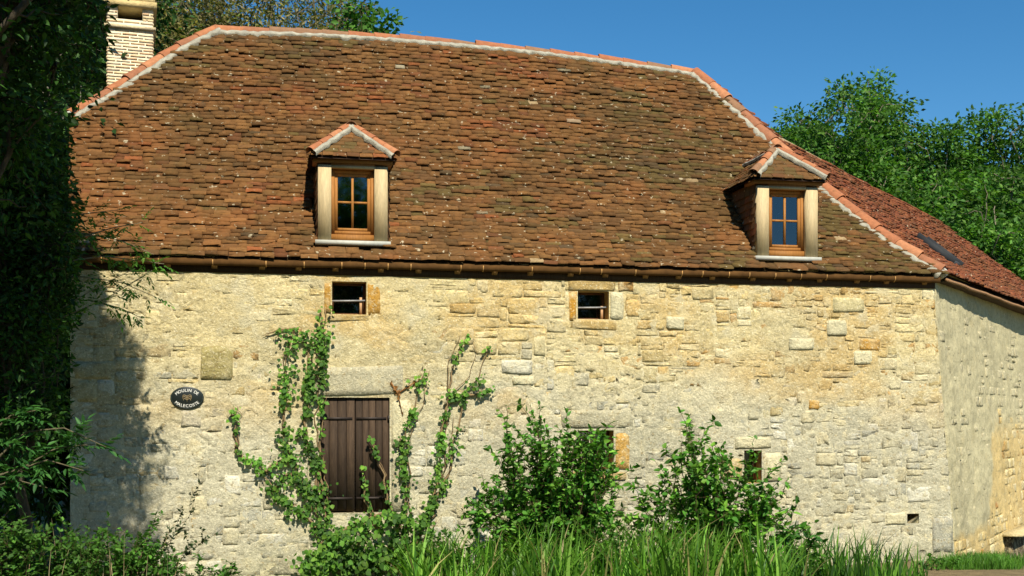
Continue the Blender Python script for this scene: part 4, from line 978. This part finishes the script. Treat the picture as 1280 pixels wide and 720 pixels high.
spray('leafy_branch', 'arching pale branch with narrow leaflets hanging across the eave corner', 'branch', [[(20, 300), (90, 290), (150, 300), (192, 318)], [(10, 370), (90, 345), (150, 352), (196, 372)], [(40, 260), (100, 268), (150, 262)], [(-20, 430), (60, 395), (120, 360), (170, 335)], [(-10, 400), (70, 400), (130, 375), (190, 338)], [(90, 300), (140, 285), (178, 278)], [(60, 330), (130, 320), (205, 330)], [(110, 375), (150, 385), (178, 398)]], 12.6, 21, 0.17, 0.062, 0.024, [A_(g)*1.2 for g in G_MID], 1.25, 0.010, (170, 160, 130), 4)
spray('elder_shrub', 'green elder shrub with pointed leaflets in front of the shaded wall corner', 'shrub', [[(-30, 640), (20, 590), (70, 560), (120, 555)], [(-30, 600), (30, 540), (80, 535), (135, 560)], [(-40, 580), (10, 520), (50, 512)], [(-40, 620), (20, 600), (60, 610)], [(-30, 560), (0, 525), (30, 520)], [(-20, 600), (60, 575), (110, 590)]], 11.8, 22, 0.24, 0.105, 0.036, [(0.04, 0.13, 0.03), (0.05, 0.15, 0.03), (0.03, 0.10, 0.025)], 1.0, 0.014, n_=4, base=(-5.6, 11.8, 0))

def shoot_bush(name, label, base, tips, seed, ll, lw, pal, nsub=4, cat='shrub', dens=26, mat=None, r=0.012, bark=(86, 70, 46), group=None, spread=0.35, upb=0.6):
    rg = np.random.default_rng(seed); t = thing(name, label, cat, tuple(base), group); wood, fol = MB(), MB(); b = A_(base, float)
    for tip in tips:
        tip = A_(tip, float); s = b + A_([rg.normal()*0.12, rg.normal()*0.10, -0.06]); P_ = curve(s, tip, rg, 0.02, 9, 0.07)
        wood.tube(P_, np.linspace(r, r*0.25, 9), 5, A_(lin(*bark))*0.7)
        seg = [(P_, 1.0)]
        for j in range(nsub):
            q = P_[rg.integers(2, 8)]; L = np.linalg.norm(tip-s)*rg.uniform(0.12, spread); d = nrm(nrm(tip-s)*upb + rg.normal(size=3)*0.7 + Z*0.3)
            sp = curve(q, q+d*L, rg, 0.05, 6, 0.08); wood.tube(sp, np.linspace(r*0.4, r*0.15, 6), 4, A_(lin(*bark))*0.7); seg.append((sp, 0.8))
        for (S_, w) in seg:
            L = np.linalg.norm(np.diff(S_, axis=0), axis=1).sum(); k = int(L*dens)+3
            f = rg.uniform(0.25 if w == 1 else 0.1, 1.0, k)*(len(S_)-1); C = np.stack([np.interp(f, np.arange(len(S_)), S_[:, i]) for i in range(3)], 1)
            ax = nrm(S_[-1]-S_[0]); D = nrm(rg.normal(size=(k, 3))*A_([1, 1, 0.6]) + ax*0.5 - Z*0.15)
            leaves(fol, C, D, rdir(rg, k, 1.6), rg.uniform(0.4, 1.35, k)*ll, rg.uniform(0.65, 1.25, k)*lw, leafcol(pal, k, rg, 0.45)*rg.uniform(0.7, 1.3))
    wood.build('stem', M_BARK, t); fol.build('foliage', mat or M_SHINY, t); return t
rr = np.random.default_rng(5)
def tips_in(outline, Yd, n, rg, dy=0.35):                  # stem tips spread through the bush, to the height of its outline
    xs = [p[0] for p in outline]; ys = [p[1] for p in outline]; T = []
    for i in range(n):
        x = rg.uniform(xs[0], xs[-1]); top = np.interp(x, xs, ys); top -= 9; y = top + (705-top)*rg.random()**1.5*0.8 + 4
        T.append(at(x, y, Yd + rg.uniform(-dy, dy)))
    return T
B1 = [(588, 645), (600, 620), (615, 575), (628, 533), (650, 560), (668, 528), (700, 522), (725, 552), (748, 545), (765, 560), (785, 640)]
B2 = [(780, 650), (800, 605), (822, 600), (850, 560), (868, 528), (888, 555), (905, 575), (940, 575), (960, 590), (985, 605), (990, 655), (1020, 668)]
g0 = [0.026, 0.085, 0.016]
shoot_bush('leafy_bush', 'dense dark green bush hiding part of the barred lower window', (0.47, 13.9, 0), tips_in(B1, 13.8, 112, rr), 31, 0.082, 0.05, [(0.055, 0.165, 0.02), (0.08, 0.22, 0.026), (0.13, 0.28, 0.035)], 5, dens=26)
shoot_bush('sprawling_bush', 'loose sprawling green bush with rounder leaves below the small square window', (2.3, 14.0, 0), tips_in(B2, 13.9, 92, rr), 32, 0.09, 0.055, [(0.055, 0.165, 0.02), (0.08, 0.22, 0.026), (0.14, 0.29, 0.035)], 4, dens=23)
shoot_bush('sprawling_bush', 'low green sprig of bush trailing toward the corner of the wall', (3.2, 13.6, 0), [at(x, y, 13.5) for (x, y) in ((985, 660), (1010, 665), (1020, 672), (970, 650), (955, 690))], 33, 0.10, 0.055, [(0.03, 0.11, 0.018), (0.045, 0.145, 0.02)], 3)
shoot_bush('wild_shrub', 'thin wild shrub with small dark leaves at the edge of the wall shadow', (-4.2, 13.2, 0), [at(x, y, 13.1) for (x, y) in ((245, 632), (232, 650), (278, 660), (215, 660), (262, 672), (205, 690), (240, 690), (190, 665))], 34, 0.05, 0.03, [(0.03, 0.06, 0.02), (0.04, 0.07, 0.022)], 5, dens=34, r=0.006, spread=0.3)
for i, (x0, x1, y, Yd, sd) in enumerate(((-20, 60, 655, 11.2, 35), (40, 130, 668, 11.5, 36), (80, 215, 668, 12.0, 37), (190, 300, 706, 12.6, 38))):
    lab = ('bright green nettle clump at the foot of the elder shrub', 'green nettle clump with dry stalks in front of the gable corner', 'dim weedy clump along the foot of the shaded wall', 'low weeds under the thin wild shrub')[i]
    c = at((x0+x1)/2, 700, Yd)
    shoot_bush('weed_clump', lab, (c[0], Yd, 0), [at(rr.uniform(x0, x1), y+rr.uniform(-8, 40), Yd+rr.uniform(-.3, .3)) for _ in range(34 if i != 2 else 60)], sd, 0.06, 0.035, [(0.06, 0.15, 0.02), (0.08, 0.18, 0.03), (0.045, 0.12, 0.02)] if i < 2 else G_MID[:3], 4, dens=34, r=0.005, cat='weeds', mat=M_LEAF)

for i, (px, Yd, top, lab) in enumerate(((560, 12.9, 668, 'leafy weeds among the tall grass beside the ivy thicket'), (775, 12.6, 668, 'leafy weeds among the tall grass between the two bushes'), (1005, 13.2, 690, 'leafy weeds at the thin end of the tall grass'), (1165, 15.4, 702, 'small weeds at the foot of the pale corner block'))):
    c = at(px, 700, Yd)
    shoot_bush('weed_clump', lab, (c[0], Yd, 0), [at(px+rr.uniform(-34, 34), top+rr.uniform(-10, 30), Yd+rr.uniform(-.25, .25)) for _ in range(16)], 60+i, 0.06, 0.035, G_MID[:3], 3, dens=30, r=0.004, cat='weeds', mat=M_LEAF)
# ivy
IVL = [([(440, 715), (405, 668), (386, 650), (351, 622), (330, 595), (319, 576), (306, 572)], 12, 1.0), ([(310, 575), (296, 566), (294, 540), (293, 508)], 6, 0.8),
       ([(405, 668), (373, 590), (354, 547), (357, 492), (359, 444), (370, 411)], 12, 1.0), ([(408, 660), (400, 590), (380, 547), (384, 492), (392, 438), (403, 411), (406, 386)], 11, 1.0),
       ([(384, 520), (388, 470), (384, 430), (376, 410)], 9, 1.1), ([(400, 480), (404, 440), (402, 408)], 9, 1.3), ([(370, 411), (352, 412), (330, 420)], 3, 0.5), ([(386, 640), (398, 600), (401, 557), (402, 495)], 7, 0.9),
       ([(345, 610), (360, 590), (375, 600), (390, 620)], 16, 0.9), ([(330, 590), (350, 575), (372, 570)], 10, 0.7)]
IVR = [([(500, 715), (508, 644), (506, 590), (504, 547), (519, 503), (527, 471), (531, 462)], 8, 0.95), ([(515, 700), (530, 650), (546, 601), (552, 547), (556, 520)], 9, 1.0), ([(550, 545), (562, 492), (565, 455), (584, 419)], 6, 0.9),
       ([(530, 650), (560, 595), (573, 530), (579, 492), (600, 471), (610, 430)], 7, 1.0), ([(579, 495), (597, 493), (614, 484)], 6, 0.9), ([(556, 507), (570, 495), (582, 490)], 6, 0.8),
       ([(500, 660), (487, 633), (478, 590), (465, 552), (462, 545)], 6, 0.9), ([(470, 660), (457, 622), (454, 582)], 4, 0.7), ([(506, 600), (502, 570), (500, 545)], 10, 0.9)]
IVB = [([(380, 712), (400, 690), (430, 668)], 22, 1.2), ([(420, 715), (445, 680), (470, 650)], 24, 1.3), ([(460, 715), (490, 680), (505, 660)], 24, 1.3), ([(500, 715), (530, 680), (545, 650)], 18, 1.1), ([(400, 680), (440, 655), (480, 640), (530, 655)], 16, 1.1), ([(395, 700), (450, 700), (540, 690)], 22, 1.2)]
def ivy(name, label, strands, seed, dens, stalk=True, dd=0.03, ll=0.062, dead=None):
    rg = np.random.default_rng(seed); wood, fol = MB(), MB(); u0, z0 = W(*strands[0][0][0])
    t = thing(name, label, 'ivy', tuple(fac(u0, 0.0, WD)))
    for (px, wpx, den) in strands:
        pts = A_([fac(*W(x, y), WD+0.03) for (x, y) in px]); L_ = np.concatenate([[0], np.cumsum(np.linalg.norm(np.diff(pts, axis=0), axis=1))])
        xs = np.linspace(0, L_[-1], 4*len(px)); P_ = np.stack([np.interp(xs, L_, pts[:, i]) for i in range(3)], 1) + rg.normal(size=(len(xs), 1))*0.012*U + NO*0.006
        wood.tube(P_, np.linspace(0.020, 0.005, len(xs)), 5, A_(lin(164, 138, 100))*0.75)
        P3 = P_ + np.cumsum(rg.normal(size=(len(xs), 1))*0.018, 0)*U; wood.tube(P3, np.linspace(0.011, 0.003, len(xs)), 5, A_(lin(150, 124, 88))*0.75)
        wd = wpx/(125.0 if dd < 0.1 else 100.0); k = int(L_[-1]*dens*den*max(wd, 0.05)/0.10)
        f = rg.random(k)*L_[-1]; f = f[vnoise(f*9.0, np.full(k, seed*1.7 + wpx), 5) > 0.36]; k = len(f); wd = wd*(0.55 + 1.1*vnoise(f*5.0, np.full(k, seed*2.3+wpx), 9))[:, None]
        C = np.stack([np.interp(f, L_, pts[:, i]) for i in range(3)], 1) + rg.normal(size=(k, 1))*wd*0.5*U + rg.normal(size=(k, 1))*wd*0.3*Z + np.abs(rg.normal(size=(k, 1)))*dd*NO + NO*0.02
        D = nrm(-Z*0.8 + U*rg.normal(size=(k, 1))*0.9 + NO*rg.uniform(0.0, 0.6, (k, 1))); N_ = nrm(NO*1.0 + rg.normal(size=(k, 3))*0.45 + Z*0.45)
        L = rg.uniform(0.4, 1.4, k)*ll; c = leafcol(G_IVY, k, rg, 0.3)*(0.55 + 0.9*vnoise(f*7.0, np.full(k, wpx*1.1), 12))[:, None]*(1+0.5*(f/L_[-1])**3)[:, None]
        leaves(fol, C, D, N_, L, L*rg.uniform(0.8, 1.05, k), c, True, 0.12, 0.10)
    for px in (dead or []):
        pts = A_([fac(*W(x, y), WD+0.03) for (x, y) in px]); wood.tube(pts, np.linspace(0.012, 0.004, len(pts)), 5, A_(lin(176, 124, 72))*0.7)
        k = 14; f = rg.random(k)*(len(pts)-1); C = np.stack([np.interp(f, np.arange(len(pts)), pts[:, i]) for i in range(3)], 1)
        leaves(fol, C, rdir(rg, k), nrm(NO+rg.normal(size=(k, 3))*0.6), 0.05, 0.03, A_([(0.30, 0.15, 0.05)]*k))
    wood.build('stem', M_BARK, t); fol.build('foliage', M_LEAF, t)
ivy('climbing_ivy', 'thick ivy climbing up to the small window above the brown shutters', IVL, 41, 215, ll=0.047)
ivy('climbing_ivy', 'slim forked ivy strands on bare wall between the shutters and the dense bush', IVR, 42, 215, ll=0.047, dead=[[(488, 478), (497, 492), (503, 520)], [(497, 492), (515, 480), (528, 474)]])
ivy('ivy_thicket', 'bushy ivy thicket massed under the brown shutters', IVB, 43, 150, dd=0.16, ll=0.06)

# tall flag-like grass along the foot of the wall
rg = np.random.default_rng(51)
def blades(mb, X, Y, H, Wd, lean, pal, rg, seg=4):
    k = len(X); B = np.stack([X, Y, ground_z(X, Y)-0.02], 1); a = rg.uniform(0, 2*math.pi, k); dr = np.stack([np.cos(a), np.sin(a), 0*a], 1); sd = np.stack([-np.sin(a*1.0+0.6), np.cos(a+0.6), 0*a], 1)
    rows = []
    for i in range(seg+1):
        t = i/seg; c = B + Z*(H*t*(1-0.18*lean*t*t))[:, None] + dr*(H*lean*t**2.2)[:, None]; w = (Wd*(1-t**1.8)*0.5+0.0008)[:, None]
        rows += [c-sd*w, c+sd*w]
    V = np.stack(rows, 1).reshape(-1, 3); b = np.arange(k)[:, None]*2*(seg+1)
    Q = np.concatenate([b + A_([[2*i, 2*i+1, 2*i+3, 2*i+2]]) for i in range(seg)]); mb.add(V, Q, c=np.repeat(leafcol(pal, k, rg, 0.35)*(0.55+0.8*vnoise(X*3.0, Y*2.0, 67))[:, None], 2*(seg+1), 0))
G_BL = [(0.09, 0.22, 0.02), (0.13, 0.28, 0.03), (0.05, 0.14, 0.018), (0.18, 0.33, 0.05)]*3 + [(0.34, 0.30, 0.12)]
m = MB(); k = 2100
Yg = rg.uniform(12.0, 13.7, k); pxg = rg.uniform(505, 1010, k)
keep = rg.random(k) < np.interp(pxg, [505, 540, 960, 1010], [0.4, 1, 1, 0.35]); Yg, pxg = Yg[keep], pxg[keep]; X = (pxg-CX)/F*Yg
Hh = rg.uniform(0.40, 0.88, len(X))*(1+0.75*fbm(X*2.6, Yg*1.5, 66))*np.interp(pxg, [505, 560, 640, 1010], [0.95, 1.1, 1.0, 0.9]); blades(m, X, Yg, Hh, rg.uniform(0.024, 0.048, len(X)), rg.uniform(0.05, 0.75, len(X)), G_BL, rg)
k = 420; Yg = rg.uniform(12.8, 14.6, k); pxg = rg.uniform(985, 1160, k); X = (pxg-CX)/F*Yg
blades(m, X, Yg, rg.uniform(0.3, 0.75, k)*np.interp(pxg, [985, 1080, 1160], [1, 1, 0.6]), rg.uniform(0.02, 0.036, k), rg.uniform(0.05, 0.5, k), G_BL[:3]+[(0.04, 0.10, 0.02)], rg)
o = m.build('tall_grass', M_GRASS, None, kind='stuff'); tag(o, 'tall bright green blade grass along the foot of the wall', 'grass')
m = MB(); k = 4200; Yg = rg.uniform(15.2, 16.1, k); pxg = rg.normal(1228, 26, k); X = (pxg-CX)/F*Yg
blades(m, X, Yg, rg.uniform(0.06, 0.2, k), rg.uniform(0.006, 0.012, k), rg.uniform(0.1, 0.6, k), [(0.10, 0.24, 0.03), (0.13, 0.27, 0.04), (0.08, 0.2, 0.03)], rg, 3)
o = m.build('lawn_tuft', M_GRASS, None, kind='stuff'); tag(o, 'short fresh green grass tuft near the corner of the house', 'grass')
m = MB(); k = 60; Yg = rg.uniform(11.0, 12.4, k); pxg = rg.uniform(0, 230, k); X = (pxg-CX)/F*Yg
blades(m, X, Yg, rg.uniform(0.35, 1.0, k), rg.uniform(0.005, 0.009, k), rg.uniform(0.02, 0.25, k), [(0.45, 0.36, 0.20), (0.38, 0.28, 0.16), (0.5, 0.42, 0.26)], rg)
o = m.build('dry_stalks', M_GRASS, None, kind='stuff'); tag(o, 'straw-coloured dry stalks standing among the nettles', 'grass')
